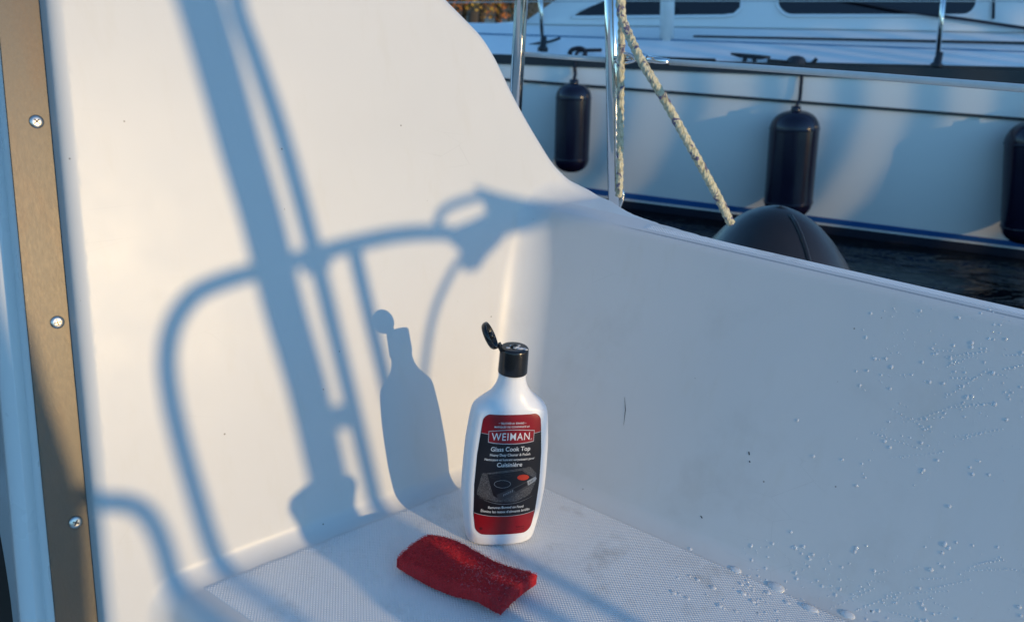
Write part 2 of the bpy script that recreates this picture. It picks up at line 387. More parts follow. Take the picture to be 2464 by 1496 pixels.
# ------------------------------------------------------------------ stern rail standing behind the camera (its shadow falls on the bulkhead)
def caster(px, py, T): return hit(px, py, NB, Kb)+SUN*T
rail = empty('stern_rail', tuple(caster(400, 1200, 1.2)*[1, 1, 0]), label='stainless steel stern rail with pole and clamp behind the cockpit seat', cat='railing')
def drop(path, z=-.004): q = np.array(path[-1]); return list(path)+[np.array([q[0], q[1], z])]
T1 = 1.6
p = [caster(x, y, T1) for x, y in ((1085, 560), (1020, 560), (950, 566), (860, 585), (760, 612), (650, 645), (550, 672), (470, 708), (420, 775), (402, 860), (412, 960), (440, 1080), (475, 1200), (510, 1310), (560, 1420))]
tube_obj('guard_rail', smooth_path(p, 6)+[p[-1]*[1, 1, 0]], .0090, M_STEEL, rail)
p = [caster(x, y, T1+.04) for x, y in ((565, 0-60), (572, 20), (615, 140), (670, 300), (720, 470), (765, 640), (812, 830), (850, 985), (905, 1215))]
tube_obj('strut', smooth_path(p, 5)+[p[-1]*[1, 1, 0]], .0092, M_STEEL, rail)
p = [caster(x, y, T1+.09) for x, y in ((450, -80), (488, 30), (534, 190), (584, 370), (634, 540), (684, 740), (742, 940), (790, 1150), (808, 1230))]
tube_obj('pole', smooth_path(p, 5)+[p[-1]*[1, 1, 0]], .0208, M_STEEL, rail, 24)
p = [caster(x, y, T1-.03) for x, y in ((850, 590), (880, 720), (925, 905), (985, 1150))]
tube_obj('stanchion', smooth_path(p, 4)+[p[-1]*[1, 1, 0]], .0085, M_STEEL, rail)
p = [caster(x, y, T1+.1) for x, y in ((1130, 600), (1090, 650), (1045, 750), (1022, 880), (1015, 1000), (1040, 1160))]
tube_obj('cable', smooth_path(p, 6), .005, M_CORD, rail, 8)
p = [caster(x, y, T1) for x, y in ((60, 1205), (235, 1207), (310, 1212), (355, 1240), (388, 1300), (415, 1390), (440, 1470))]
tube_obj('lower_rail', smooth_path(p, 6)+[p[-1]*[1, 1, 0]], .0090, M_STEEL, rail)
def plate(name, pts, T, th, parent, mat):
    A = [caster(x, y, T) for x, y in pts]; n = len(A); V = A+[a+SUN*th for a in A]
    bm = bmesh.new(); vs = [bm.verts.new(v) for v in V]
    bm.faces.new(vs[:n]); bm.faces.new(list(reversed(vs[n:])))
    for i in range(n): bm.faces.new((vs[i], vs[(i+1) % n], vs[(i+1) % n+n], vs[i+n]))
    return bm_obj(name, bm, mat, parent)
plate('clamp', [(800, 975), (850, 968), (868, 1010), (862, 1035), (805, 1030)], T1+.03, .03, rail, M_STEEL)
plate('clamp', [(720, 625), (790, 600), (800, 640), (735, 665)], T1, .03, rail, M_STEEL)
plate('shadow_plate', [(1080, 550), (1120, 535), (1175, 515), (1215, 540), (1212, 575), (1190, 600), (1178, 610), (1150, 650), (1118, 655), (1105, 630), (1108, 605), (1080, 585)], T1, .04, rail, M_DARK)  # added plate cut to the outline of the shadow lump it casts
plate('shadow_plate', [(1138, 443), (1160, 452), (1200, 464), (1250, 476), (1330, 492), (1290, 535), (1262, 556), (1235, 562), (1195, 575), (1165, 540), (1172, 512), (1158, 480)], T1+.05, .04, rail, M_DARK)  # second added plate, shaped so its shadow fills the upper corner
p = [caster(x, y, T1+.05) for x, y in ((1175, 470), (1120, 482), (1068, 505), (1052, 540), (1062, 566), (1110, 556), (1160, 528), (1190, 515))]
tube_obj('rope_loop', smooth_path(p, 6), .0055, M_CORD, rail, 8)
# winch at the foot of the pole
wc = caster(787, 1236, .86); mt = lambda q: wc+np.array([q[0], q[1], q[2]])
V1, F1 = lathe([(.034, -.17), (.034, -.055), (.043, -.05), (.043, -.04), (.033, -.03), (.031, .0), (.036, .015), (.037, .02), (.034, .028), (.022, .034)], 32, mt)
wv = mesh_obj('cockpit_winch', V1, F1, M_STEEL, None, True)
tag(wv, 'stainless winch standing behind the cockpit seat by the stern rail', 'winch')
# added board, left behind the camera, casts a person's shade on the companionway frame
pc = [hit(x, y, NB, Kt)+SUN*1.5 for x, y in ((-60, 430), (0, 600), (40, 720), (78, 815), (118, 960), (160, 1090), (188, 1180), (206, 1250), (214, 1400), (222, 1560), (0, 1560), (-70, 430))]
n = len(pc); bm = bmesh.new(); vs = [bm.verts.new(v) for v in pc]+[bm.verts.new(v+SUN*.03) for v in pc]
bm.faces.new(vs[:n]); bm.faces.new(list(reversed(vs[n:])))
for i in range(n): bm.faces.new((vs[i], vs[(i+1) % n], vs[(i+1) % n+n], vs[i+n]))
M_BOARD = simple('dark_blue_board', (.03, .05, .12), .85, 0, .2, 80)
tag(bm_obj('shade_board', bm, M_BOARD), 'added dark blue shade cover hanging at the left side of the cockpit', 'board')

# ------------------------------------------------------------------ boathouse added out of view behind the camera to shade the neighbouring boat
bh = empty('shade_screen', tuple(Kc+w*10+m_*5), label='brown plank boathouse added out of view to shade the neighbouring boat', cat='shade_screen')
M_PLANK = simple('brown_planks', (.10, .06, .035), .8, 0, .35, 6, .004); M_ROOF = simple('grey_shingles', (.09, .09, .095), .85, 0, .3, 9)
def bpt(s, m, z): return Kc+w*s+m_*m+Zv*z
B0, B1, S0, S1 = 1.5, 5.0, 10.0, 12.0
NPL = 21; pitch_ = (B1-B0)/NPL
for k in range(NPL):
    a = B0+pitch_*k; b = a+pitch_*.76; off = .01*(k % 2)
    V = [bpt(S0+off+i, mm, z) for i in (0, .04) for z in (WZ-.2, 3.2) for mm in (a, b)]
    mesh_obj('plank', V, [(0, 1, 3, 2), (4, 6, 7, 5), (0, 4, 5, 1), (2, 3, 7, 6), (0, 2, 6, 4), (1, 5, 7, 3)], M_PLANK, bh)
for (s_, mm) in ((S0+.1, B0+.1), (S1-.1, B0+.1), (S0+.1, B1-.1), (S1-.1, B1-.1)):
    c = bpt(s_, mm, 0); V1, F1 = box(c+Zv*((3.2+WZ-.5)/2), w, m_, Zv, .06, .06, (3.2-WZ+.5)/2); mesh_obj('corner_post', V1, F1, M_PLANK, bh)
V = [bpt(S0-.3, B0-.1, 3.22), bpt(S1+.3, B0-.1, 3.22), bpt(S0-.3, (B0+B1)/2, 4.0), bpt(S1+.3, (B0+B1)/2, 4.0), bpt(S0-.3, B1+.2, 3.22), bpt(S1+.3, B1+.2, 3.22)]
mesh_obj('roof', V, [(0, 1, 3, 2), (2, 3, 5, 4), (0, 2, 4), (1, 5, 3), (0, 4, 5, 1)], M_ROOF, bh)

# ------------------------------------------------------------------ posts, lifeline and rope at the edge of the own side deck
PM = .50
def own(px, py, m=PM): return hit(px, py, m_, Kc+m_*m)
def toz(a, b, z): return a+(b-a)*((z-a[2])/(b[2]-a[2]))
rr = .0108
a, b = own(1467, -250), own(1479, 470); post = tube_obj('post', [a, (a+b)/2, toz(a, b, .071)], rr, M_STEEL, boat, 24)
a2, b2 = own(1268, -250), own(1243, 210); tube_obj('post', [a2, (a2+b2)/2, toz(a2, b2, .071)], .0112, M_STEEL, boat, 24)
q = toz(own(1467, 0), own(1479, 470), .071); V1, F1 = lathe([(.028, .0), (.028, .004), (.016, .008), (.0135, .03), (.012, .03)], 24, lambda p_: q+p_); mesh_obj('post_base', V1, F1, M_STEEL, boat, True)
q2 = toz(a2, b2, .071); V1, F1 = lathe([(.028, .0), (.028, .004), (.016, .008), (.0135, .03), (.012, .03)], 24, lambda p_: q2+p_); mesh_obj('post_base', V1, F1, M_STEEL, boat, True)
# hook bracket low on the post
tube_obj('hook', smooth_path([own(1480, 445), own(1488, 452), own(1497, 462), own(1498, 475), own(1494, 490), own(1486, 505)], 5), .0032, M_STEEL, boat, 10)
# lifeline
tube_obj('lifeline', [own(1264, 131), own(1360, 138), own(1458, 145)], .0042, M_VINYL, boat, 12)
tube_obj('lifeline', [own(1612, 150, PM-.01), own(1800, 162, PM-.04), own(2100, 184, PM-.08), own(2464, 213, PM-.12), own(2900, 248, PM-.16)], [.0044, .0044, .0044, .0044, .0044], M_VINYL, boat, 12)
parts = [tube([own(1478, 141), own(1500, 137, PM-.02), own(1520, 140, PM-.02)], .0045, 10), tube(smooth_path([own(1482, 150, PM-.02), own(1498, 130, PM-.03), own(1520, 134, PM-.03), own(1528, 146, PM-.03), own(1505, 152, PM-.03), own(1484, 150, PM-.02)], 5), .0025, 8),
         tube([own(1524, 137, PM-.02), own(1540, 139, PM-.02), own(1556, 142, PM-.02)], [.007, .0085, .006], 12), tube([own(1554, 143, PM-.02), own(1612, 150, PM-.01)], [.0062, .0045], 12),
         tube([own(1494, 152, PM-.02), own(1492, 180, PM-.02)], .0045, 8)]
V1, F1 = join(parts); mesh_obj('gate_hook', V1, F1, M_STEEL, boat, True)
# rope material: braided cream and yellow with purple flecks
def rope_mat():
    t = NT('braided_rope'); v = t.vor(260, t.scalev((1, 1, .55))); n2 = t.noise(45, 4, .7, None, 1.0)
    c = t.mix(t.noise(20, 3), (.52, .48, .30), (.66, .61, .46)); c = t.mix(t.ss(n2, .56, .60), c, (.13, .11, .20)); c = t.mix(t.math('MULTIPLY', t.ss(v.outputs['Distance'], .4, .9), .55), c, (.18, .16, .08))
    return t.set(Base_Color=c, Roughness=.85, Normal=t.bump(t.math('SUBTRACT', 1, v.outputs['Distance']), .9, .002))
M_ROPE = rope_mat()
def braid(path, r, seg=14):                            # a laid rope: the radius carries the lobes of its strands
    P_ = smooth_path(path, 4); dense = []
    L = 0
    for a, b in zip(P_[:-1], P_[1:]):
        k = max(1, int(np.linalg.norm(b-a)/.002))
        for i in range(k): dense.append(a+(b-a)*i/k)
    dense.append(P_[-1]); V = []; Fc = []; x = None; d = 0; n = len(dense)
    for i, p_ in enumerate(dense):
        t_ = norm(dense[min(i+1, n-1)]-dense[max(i-1, 0)]); x = frame_for(t_)[0] if x is None else norm(x-t_*(x@t_)); y = np.cross(t_, x)
        d += np.linalg.norm(dense[i]-dense[i-1]) if i else 0
        for k in range(seg):
            a = 2*math.pi*k/seg; f = 1+.07*math.sin(3*a+d*520)*1+.07*math.sin(3*a-d*520)
            V.append(p_+(x*math.cos(a)+y*math.sin(a))*r*f)
    for i in range(n-1):
        for k in range(seg): a = i*seg+k; b = i*seg+(k+1) % seg; Fc.append((a, b, b+seg, a+seg))
    return V, Fc
rope = empty('rope', tuple(own(1495, 60)), label='cream braided rope tied to the steel post and slanting down to the black fender', cat='rope')
V1, F1 = braid([own(1497, -120, PM-.03), own(1496, 60, PM-.03), own(1493, 240, PM-.03), own(1491, 430, PM-.02), own(1489, 470, PM-.01)], .0056); mesh_obj('hanging_end', V1, F1, M_ROPE, rope, True)
V1, F1 = braid([own(1490, -60, PM-.045), own(1494, 30, PM-.05), own(1512, 82, PM-.05), own(1545, 150, PM-.06), own(1590, 225, PM-.05), own(1660, 350, PM-.03), own(1720, 460, PM), own(1759, 538, PM+.03)], .0064); mesh_obj('slanting_line', V1, F1, M_ROPE, rope, True)
# big black fender hanging outside the own hull
FM = .69
def fen(px, py): return hit(px, py, m_, Kc+m_*FM)
top = fen(1880, 505); base = fen(1700, 900)
axis = norm(w*.62+m_*.12-Zv*.80); ctr = fen(1893, 700)
V = []; Fc = []
prof = [(-.33, .004), (-.325, .02), (-.30, .05), (-.26, .085), (-.20, .118), (-.12, .138), (-.02, .146), (.10, .148), (.25, .145), (.33, .12), (.38, .06), (.39, .004)]
bf = empty('black_fender', tuple(ctr), label='large black rubber fender below the slanting rope, beyond the coaming', cat='fender')
V = []; Fc = []; seg = 40; P0 = fen(1882, 497)-Zv*.33
oval = [(0.0, .003), (.002, .022), (.008, .046), (.018, .072), (.032, .096), (.052, .122), (.080, .150), (.112, .176), (.16, .205), (.24, .23), (.34, .235), (.46, .20), (.53, .1), (.54, .004)]
for dz, r_ in oval:
    for k in range(seg):
        a = 2*math.pi*k/seg; V.append(fen(1836, 517)+w*(r_*.80*math.cos(a)+dz*.10)+m_*(.10+r_*.75*math.sin(a))-Zv*dz)
for i in range(len(oval)-1):
    for k in range(seg): a = i*seg+k; b = i*seg+(k+1) % seg; Fc.append((a, b, b+seg, a+seg))
Fc.append(tuple(range(seg)))
M_BF = simple('worn_black_vinyl', (.017, .015, .017), .34, 0, .6, 9, .0006)
mesh_obj('fender_body', V, Fc, M_BF, bf, True)
V1, F1 = tube([V[i*seg+35]*1.0 for i in range(2, 11)], .004, 8); mesh_obj('seam', V1, F1, M_BF, bf, True)

# ------------------------------------------------------------------ neighbouring boat
HN = norm([-.2057, -.9786, 0]); HX = norm([.9786, -.2057, 0]); HP = np.array([.62, 4.0, 0.0])
def N(px, py, off): return hit(px, py, HN, HP-HN*off)
def hloc(p): q = p-HP; return float(q@HX), float(-(q@HN)), float(p[2])
class Row:                                            # a fore-and-aft line of the boat, straight between two known points
    def __init__(s, a, b, off, off2=None):
        A = N(*a, off); B = N(*b, off if off2 is None else off2); s.a = hloc(A); s.b = hloc(B)
    def at(s, X, lift=0, out=0):
        t_ = (X-s.a[0])/(s.b[0]-s.a[0]); off = s.a[1]+(s.b[1]-s.a[1])*t_; z = s.a[2]+(s.b[2]-s.a[2])*t_
        bow = max(0, -1.6-X); off += .10*bow**2.0; z += .02*bow
        return HP+HX*X-HN*(off-out)+Zv*(z+lift-HP[2])
nbt = empty('neighbouring_sailboat', tuple(HP+HX*1+Zv*WZ), label='white sailboat with blue boot stripe moored beyond the cockpit', cat='sailboat')
XS = list(np.linspace(-4.2, 6.5, 44))
rWL = Row((1510, 506), (2464, 628), .10); rNB = Row((1510, 483), (2464, 601), .085); rBB = Row((1510, 478), (2464, 596), .082); rBT = Row((1510, 464), (2464, 583), .074)
rM1 = Row((1510, 420), (2464, 520), .035); rM2 = Row((1510, 330), (2464, 420), .0); rST = Row((1260, 195), (2464, 287), -.015); rSH = Row((1260, 156), (2464, 205), -.005)
def loft(name, rows, mat, parent=nbt, smooth=True, xs=XS, lifts=None, out=0):
    V = []; k = len(rows)
    for X in xs:
        for j, r_ in enumerate(rows): V.append(r_.at(X, 0 if lifts is None else lifts[j], out if not hasattr(out, '__len__') else out[j]))
    Fc = [(i*k+j, i*k+j+1, (i+1)*k+j+1, (i+1)*k+j) for i in range(len(xs)-1) for j in range(k-1)]
    return mesh_obj(name, V, Fc, mat, parent, smooth)
loft('hull', [rWL, rWL, rNB, rBT, rM1, rM2, rST, rSH], M_HULL, lifts=[-.3, 0, 0, 0, 0, 0, 0, 0], out=[-.15, 0, 0, 0, 0, 0, 0, 0])
loft('antifouling', [rWL, rWL, rNB], M_NAVY, lifts=[-.3, 0, 0], out=[-.14, .004, .004])
loft('boot_stripe', [rBB, rBT], M_BLUE, out=.004)
def strip(name, row, h, thick, mat, xs=XS, lift=0):   # a proud moulding following a row
    V = []
    for X in xs:
        for dz, dn in ((-h/2, .001), (-h/2, thick), (h/2, thick), (h/2, .001)): V.append(row.at(X, dz+lift, dn))
    Fc = [(i*4+j, i*4+(j+1) % 4, (i+1)*4+(j+1) % 4, (i+1)*4+j) for i in range(len(xs)-1) for j in range(4)]
    Fc += [(3, 2, 1, 0), tuple(len(V)-4+i for i in range(4))]
    return mesh_obj(name, V, Fc, mat, nbt)
strip('rub_stripe', rST, .014, .012, M_BLACKV)
rTR = Row((1260, 133), (2464, 171), .0)
V = []
for X in XS:
    for r_, o_ in ((rSH, .012), (rTR, .012), (rTR, -.03), (rSH, -.03)): V.append(r_.at(X, 0, o_))
Fc = [(i*4+j, i*4+(j+1) % 4, (i+1)*4+(j+1) % 4, (i+1)*4+j) for i in range(len(XS)-1) for j in range(4)]
mesh_obj('toe_rail', V, Fc, M_BLACKV, nbt)
# deck, coach roof side
rD0 = Row((1260, 135), (2464, 174), .02); rD1 = Row((1260, 86), (2464, 126), .42); rD1b = Row((1260, 84), (2464, 122), .425)
rD2 = Row((1400, 84), (2464, 107), .70); rD3 = Row((1400, 60), (2464, 76), .86)
XC = [x for x in XS if x > -1.0]
loft('deck', [rD0, rD1, rD1b, rD2, Row((1400, 60), (2464, 78), .88)], M_DECK, smooth=False)
# far half of the deck, forward of the cabin
far = Row((1130, 60), (1330, 48), 2.3)
loft('foredeck', [rD2, far], M_DECK, xs=[x for x in XS if x < 1.6], smooth=False)
strip('deck_seam', rD1, .010, .004, simple('blue_grey_seam', (.05, .16, .30), .5), lift=.002)
xs_ = list(np.linspace(hloc(N(1668, 90, .70))[0], 6.4, 20)); strip('hand_rail', Row((1668, 90), (2464, 106), .69), .024, .02, M_BLACKV, xs=xs_)
# cabin: side with a raked front, roof
xa = hloc(N(1300, 48, .86))[0]; xb = hloc(N(1362, 20, .95))[0]; xt = hloc(N(1480, -60, 1.05))[0]
rC0 = Row((1400, 60), (2464, 78), .86); rC1 = Row((1400, -70), (2464, -130), 1.03)
_A, _B = rC0.at(0), rC0.at(3); _n = HN*math.cos(R(14))+Zv*math.sin(R(14)); _e = norm(_B-_A); CN = norm(_n-_e*(_n@_e))   # the cabin side is one plane
rC1.a = hloc(hit(1400, -70, CN, _A)); rC1.b = hloc(hit(2464, -130, CN, _A))
cabV = []; fr = np.linspace(0, 1, 5); cx = np.linspace(0, 1, 30)
for f_ in fr:
    x0 = xa-.12+(xt-xa)*f_
    for c_ in cx:
        X = x0+(6.4-x0)*c_; A = rC0.at(X); B = rC1.at(X); cabV.append(A+(B-A)*f_)
top_n = len(cabV)
for c_ in cx:
    X = xt-.12+(6.4-xt+.12)*c_; cabV.append(rC1.at(X, .10, -.30))
for c_ in cx:
    X = xt+(6.4-xt)*c_; cabV.append(rC1.at(X, .16, -.9))
for c_ in cx:
    X = xt+(6.4-xt)*c_; cabV.append(rC1.at(X, .10, -1.6))
rows_n = len(cabV)//30
Fc = [(i*30+j, i*30+j+1, (i+1)*30+j+1, (i+1)*30+j) for i in range(rows_n-1) for j in range(29)]
offc = len(cabV); cabV += [rC0.at(xa+.3, 0, -1.9), rC1.at(xt+.4, .0, -1.9)]
Fc += [(0, 30, offc), (30, 60, offc), (60, 90, offc), (90, 120, offc), (120, 150, offc), (150, 180, offc), (180, 210, offc), (210, offc+1, offc)]
mesh_obj('cabin', cabV, Fc, M_HULL, nbt, True)
def cabpt(px, py, out=.0):                            # a point on the cabin side, lifted outwards
    return hit(px, py, CN, rC0.at(0))+CN*out, CN
def window(pts, rim):
    P_ = [cabpt(*p_)[0] for p_ in pts]; nn2 = cabpt(*pts[0])[1]; n = len(P_); c_ = sum(P_)/n
    O = []
    for i, p_ in enumerate(P_):
        e = norm(P_[(i+1) % n]-P_[i-1]); o_ = np.cross(e, nn2); o_ = o_ if o_@(p_-c_) > 0 else -o_; O.append(p_+norm(o_)*rim)
    V = [p_+nn2*.001 for p_ in O]+[p_+nn2*.014 for p_ in O]+[p_+nn2*.014 for p_ in P_]+[p_+nn2*.004 for p_ in P_]
    Fc = [(k*n+i, k*n+(i+1) % n, (k+1)*n+(i+1) % n, (k+1)*n+i) for k in range(3) for i in range(n)]
    wf = mesh_obj('window', V, Fc, M_DECK, nbt); mesh_obj('pane', [p_+nn2*.005 for p_ in P_], [tuple(range(n))], M_GLASS, wf)
def rr_px(x0, y0, x1, y1, r):
    out = []
    for cx_, cy_, a0 in ((x1-r, y0+r, -90), (x1-r, y1-r, 0), (x0+r, y1-r, 90), (x0+r, y0+r, 180)):
        for k in range(7): a = R(a0+15*k); out.append((cx_+r*math.cos(a), cy_+r*math.sin(a)))
    return out
window([(1375, 40), (1420, 18), (1500, -14), (1560, -40), (1740, -52), (1775, -40), (1783, -20), (1780, 20), (1765, 34), (1740, 37)], .016)
window(rr_px(1872, -75, 2347, 36, 34), .016)
# stanchions, cleats, blocks and track on the neighbour's deck
def nstan(px, py, pxt, pyt, off):
    A = N(px, py, off); B = N(pxt, pyt, off)
    s_ = tube_obj('stanchion', [A, B], .0125, M_STEEL, nbt, 14)
    V1, F1 = lathe([(.03, -.01), (.03, .012), (.02, .018), (.0175, .07), (.015, .072)], 16, lambda p_: A+p_); mesh_obj('socket', V1, F1, M_BLACKV, s_, True)
nstan(2253, 160, 2276, -60, .04); nstan(1306, 120, 1298, -60, .06)
sk = [tube(smooth_path([N(1270, 110, .25), N(1300, 104, .25), N(1325, 100, .25), N(1348, 92, .25)], 4), [.008]*13, 8), tube([N(1305, 112, .25), N(1305, 100, .25)], .014, 8)]
V1, F1 = join(sk); mesh_obj('cleat', V1, F1, M_BLACKV, nbt, True)
def cleat(px, py, off, wd):
    c = N(px, py, off); L = wd
    ps = [tube([c-HX*L+Zv*.035, c-HX*L*.5+Zv*.03, c+HX*L*.5+Zv*.03, c+HX*L+Zv*.035], [.006, .013, .013, .006], 10), tube([c-HX*L*.28-Zv*.01, c-HX*L*.2+Zv*.03], [.016, .01], 8), tube([c+HX*L*.28-Zv*.01, c+HX*L*.2+Zv*.03], [.016, .01], 8), box(c-Zv*.01, HX, HN, Zv, L*.45, .02, .008)]
    V, F_ = join(ps); mesh_obj('cleat', V, F_, M_BLACKV, nbt, True)
cleat(1803, 150, .06, .105)
for (x0, y0, x1, y1) in ((1556, 142, 1722, 148),):
    A, B = N(x0, y0, .03), N(x1, y1, .03); ex = norm(B-A); V1, F1 = box((A+B)/2, ex, HN, np.cross(HN, ex), float(np.linalg.norm(B-A))/2, .02, .014); mesh_obj('track', V1, F1, M_BLACKV, nbt)
c = N(1915, 156, .05); V1, F1 = lathe([(.055, -.01), (.055, .01), (.045, .03), (.03, .042), (.01, .046)], 20, lambda p_: c+p_)
V2, F2 = box(c-HX*.02+Zv*.005, HX, HN, Zv, .13, .03, .012); V3, F3 = tube([c+HX*.07, c+HX*.10+Zv*.04], .01, 8); V1, F1 = join([(V1, F1), (V2, F2), (V3, F3)]); mesh_obj('block', V1, F1, M_BLACKV, nbt)
V1, F1 = box((N(1870, 158, .05)+N(2900, 185, .05))/2, HX, HN, Zv, float(np.linalg.norm(N(2900, 185, .05)-N(1870, 158, .05)))/2, .022, .012)
A, B = N(1866, 157, .04), N(2700, 176, .04); ex = norm(B-A); V1, F1 = box((A+B)/2, ex, HN, np.cross(ex, HN)*(1 if np.cross(ex, HN)[2] > 0 else -1), float(np.linalg.norm(B-A))/2, .02, .018); mesh_obj('track', V1, F1, M_BLACKV, nbt)
for px in (2128, 2334): c = N(px, 169+(px-2128)*.02, .018); V1, F1 = box(c+HN*.004, HX, HN, Zv, .026, .004, .010); mesh_obj('track_end', V1, F1, M_VINYL, nbt)
A, B = N(1604, 106, .45), N(1608, -80, .45); tube_obj('white_pole', [A, B], .042, M_WHITE, nbt, 20)
V1, F1 = lathe([(.06, -.004), (.06, .006), (.043, .008)], 24, lambda p_: A+p_); mesh_obj('pole_base', V1, F1, M_BLACKV, nbt, True)
tube_obj('jib_sheet', smooth_path([cabpt(x, y, .03)[0] for x, y in ((1960, -10), (2080, 12), (2200, 34), (2330, 52), (2480, 74), (2700, 105))], 4), .009, M_CORD, nbt, 8)
tube_obj('lifeline', [N(700, 10, .0), N(1500, 3, .04), N(2464, 4, .04), N(3200, 5, .04)], .0035, M_VINYL, nbt, 6)
tube_obj('halyard', [cabpt(2387, 48, .02)[0], cabpt(2390, -60, .02)[0]], .008, M_CORD, nbt, 8)
# fenders hanging along the neighbour's side
def nfender(pxt, pyt, pxb, pyb, halfpx, label, hang):
    A = N(pxt, pyt, -.14); B = N(pxb, pyb, -.14); L = float(np.linalg.norm(B-A)); ax = (B-A)/L
    depth = float((A-CAM)@_F); r_ = halfpx*depth/FPX; X, Y = frame_for(ax)
    e = empty('fender', tuple((A+B)/2), label=label, cat='fender', group=None)
    pr = [(.012, 0), (.020, .0)]+[(r_*math.sin(R(a))**.8, r_*.75*(1-math.cos(R(a)))) for a in (14, 25, 38, 52, 66, 80, 90)]
    pr = pr[:1]+pr[2:]; pr = [(a, b) for a, b in pr]
    full = pr+[(r_*1.0, L*.5)]+[(a, L-b) for a, b in reversed(pr)]
    mt = lambda p_: A+X*p_[0]+Y*p_[1]+ax*p_[2]
    V1, F1 = lathe(full, 36, mt); mesh_obj('fender_body', V1, F1, M_FENDER, e, True)
    for zr in (.16, .84):
        V1, F1 = lathe([(r_*.995, L*zr-.006), (r_*1.025, L*zr-.002), (r_*1.025, L*zr+.002), (r_*.995, L*zr+.006)], 36, mt); mesh_obj('moulded_ring', V1, F1, M_FENDER, e, True)
    V1, F1 = lathe([(.020, -.022), (.024, -.02), (.026, .004), (.02, .02)], 16, mt); mesh_obj('eye', V1, F1, M_FENDER, e, True)
    hp = [A-ax*.02]+[N(x, y, o_) for x, y, o_ in hang]; tube_obj('lanyard', smooth_path(hp, 5), .009, M_CORD, e, 8)
    return e
nfender(1381, 201, 1374, 414, 43, 'dark blue cylinder fender beside the steel post, partly behind the white bulkhead edge', [(1384, 180, -.04), (1383, 160, -.03), (1388, 128, .0), (1405, 121, .1)])
nfender(1915, 266, 1893, 524, 58, 'dark blue cylinder fender hanging directly above the large black fender', [(1924, 240, -.05), (1928, 200, -.03), (1931, 160, -.02)])
nfender(2494, 290, 2478, 586, 66, 'dark blue cylinder fender cut off by the right edge of the photo', [(2496, 250, -.05), (2500, 180, -.02)])
V1, F1 = join([tube(smooth_path([N(1370, 132, .02), N(1376, 121, .02), N(1395, 117, .02), N(1408, 124, .02), N(1405, 140, .0)], 4), .013, 8), tube([N(1395, 122, .02), N(1448, 121, .03)], .010, 8)])
mesh_obj('lashing', V1, F1, M_CORD, nbt, True)

# ------------------------------------------------------------------ the bottle
BY = R(12)                                              # the bottle is turned a little
bx = np.array([math.cos(BY), math.sin(BY), 0]); by = np.array([-math.sin(BY), math.cos(BY), 0])
BP = np.array([-.0022, .001, .0012])
def bt(p): return BP+bx*p[0]+by*p[1]+Zv*p[2]
bottle = empty('cleaner_bottle', tuple(BP), label='white plastic bottle with red and black label and open black flip cap', cat='bottle')
# heights, half widths, half depths (mm)
LS = 1.10                                              # the label's heights below are stretched by this
BZ = [0, 1.2, 4, 12, 30, 65, 100, 125, 137, 143, 147, 151, 156, 161, 166, 171, 178]
BZ = [z*1.02 for z in BZ]
BA = [29, 31.2, 32.6, 34.2, 36.8, 39.2, 38.4, 36.4, 34.8, 33.0, 29.6, 25.0, 20.0, 16.4, 14.2, 12.9, 12.3]
BA = [a*(1.045 if a > 20 else 1.0) for a in BA]
BD = [17, 18.6, 19.6, 20.6, 21.6, 22.4, 21.8, 20.4, 19.4, 18.4, 17.2, 15.8, 14.4, 13.4, 12.8, 12.5, 12.3]
BN = [2.8]*9+[2.7, 2.5, 2.35, 2.2, 2.1, 2.0, 2.0, 2.0]
def bprof(z):                                          # smooth profile at height z (mm)
    def ci(Y):
        i = min(max(np.searchsorted(BZ, z)-1, 0), len(BZ)-2); t_ = (z-BZ[i])/(BZ[i+1]-BZ[i])
        def sl_(j):
            if j <= 0 or j >= len(BZ)-1: return 0 if j >= len(BZ)-1 else (Y[1]-Y[0])/(BZ[1]-BZ[0])
            d0 = (Y[j]-Y[j-1])/(BZ[j]-BZ[j-1]); d1 = (Y[j+1]-Y[j])/(BZ[j+1]-BZ[j]); return 0 if d0*d1 <= 0 else 2*d0*d1/(d0+d1)
        h = BZ[i+1]-BZ[i]; m0, m1 = sl_(i)*h, sl_(i+1)*h
        return (2*t_**3-3*t_**2+1)*Y[i]+(t_**3-2*t_**2+t_)*m0+(-2*t_**3+3*t_**2)*Y[i+1]+(t_**3-t_**2)*m1
    return ci(BA), ci(BD), ci(BN)
# label panel outline (mm): half width at height; the panel is pressed in a little
def panel_hw(z, grow=0):
    z0, z1 = 14-grow, 133+grow
    if z <= z0 or z >= z1: return 0
    base = np.interp(z, [14, 20, 35, 65, 95, 120, 133], [25.6, 27.2, 29.6, 30.8, 30.0, 27.6, 26.0])+grow
    r_ = 7.0; e = min(z-z0, z1-z)
    if e < r_: base -= r_-math.sqrt(max(0, r_**2-(r_-e)**2))
    return base
def front(x, z):                                       # outermost y of the bottle's front at (x, z), in mm (negative = towards the viewer)
    a, d, n_ = bprof(z); q_ = min(abs(x)/a, .9999); return -d*(1-q_**n_)**(1/n_)
V = []; Fc = []; NS_ = 96; zs = sorted(set(list(np.linspace(0, 4, 6))+list(np.linspace(4, 181.5, 112))))
def psm(x, a, b): t_ = min(1, max(0, (x-a)/(b-a))); return t_*t_*(3-2*t_)
for z in zs:
    a, d, n_ = bprof(z)
    for k in range(NS_):
        th = 2*math.pi*k/NS_; c_, s2 = math.cos(th), math.sin(th); x = a*math.copysign(abs(c_)**(2/n_), c_); y = d*math.copysign(abs(s2)**(2/n_), s2)
        if y < 0:
            e = panel_hw(14+(z-14)/LS, 2.6)-abs(x); y += .55*psm(e, -.3, .9)
        V.append(bt(np.array([x, y, z])*.001))
nz_ = len(zs)
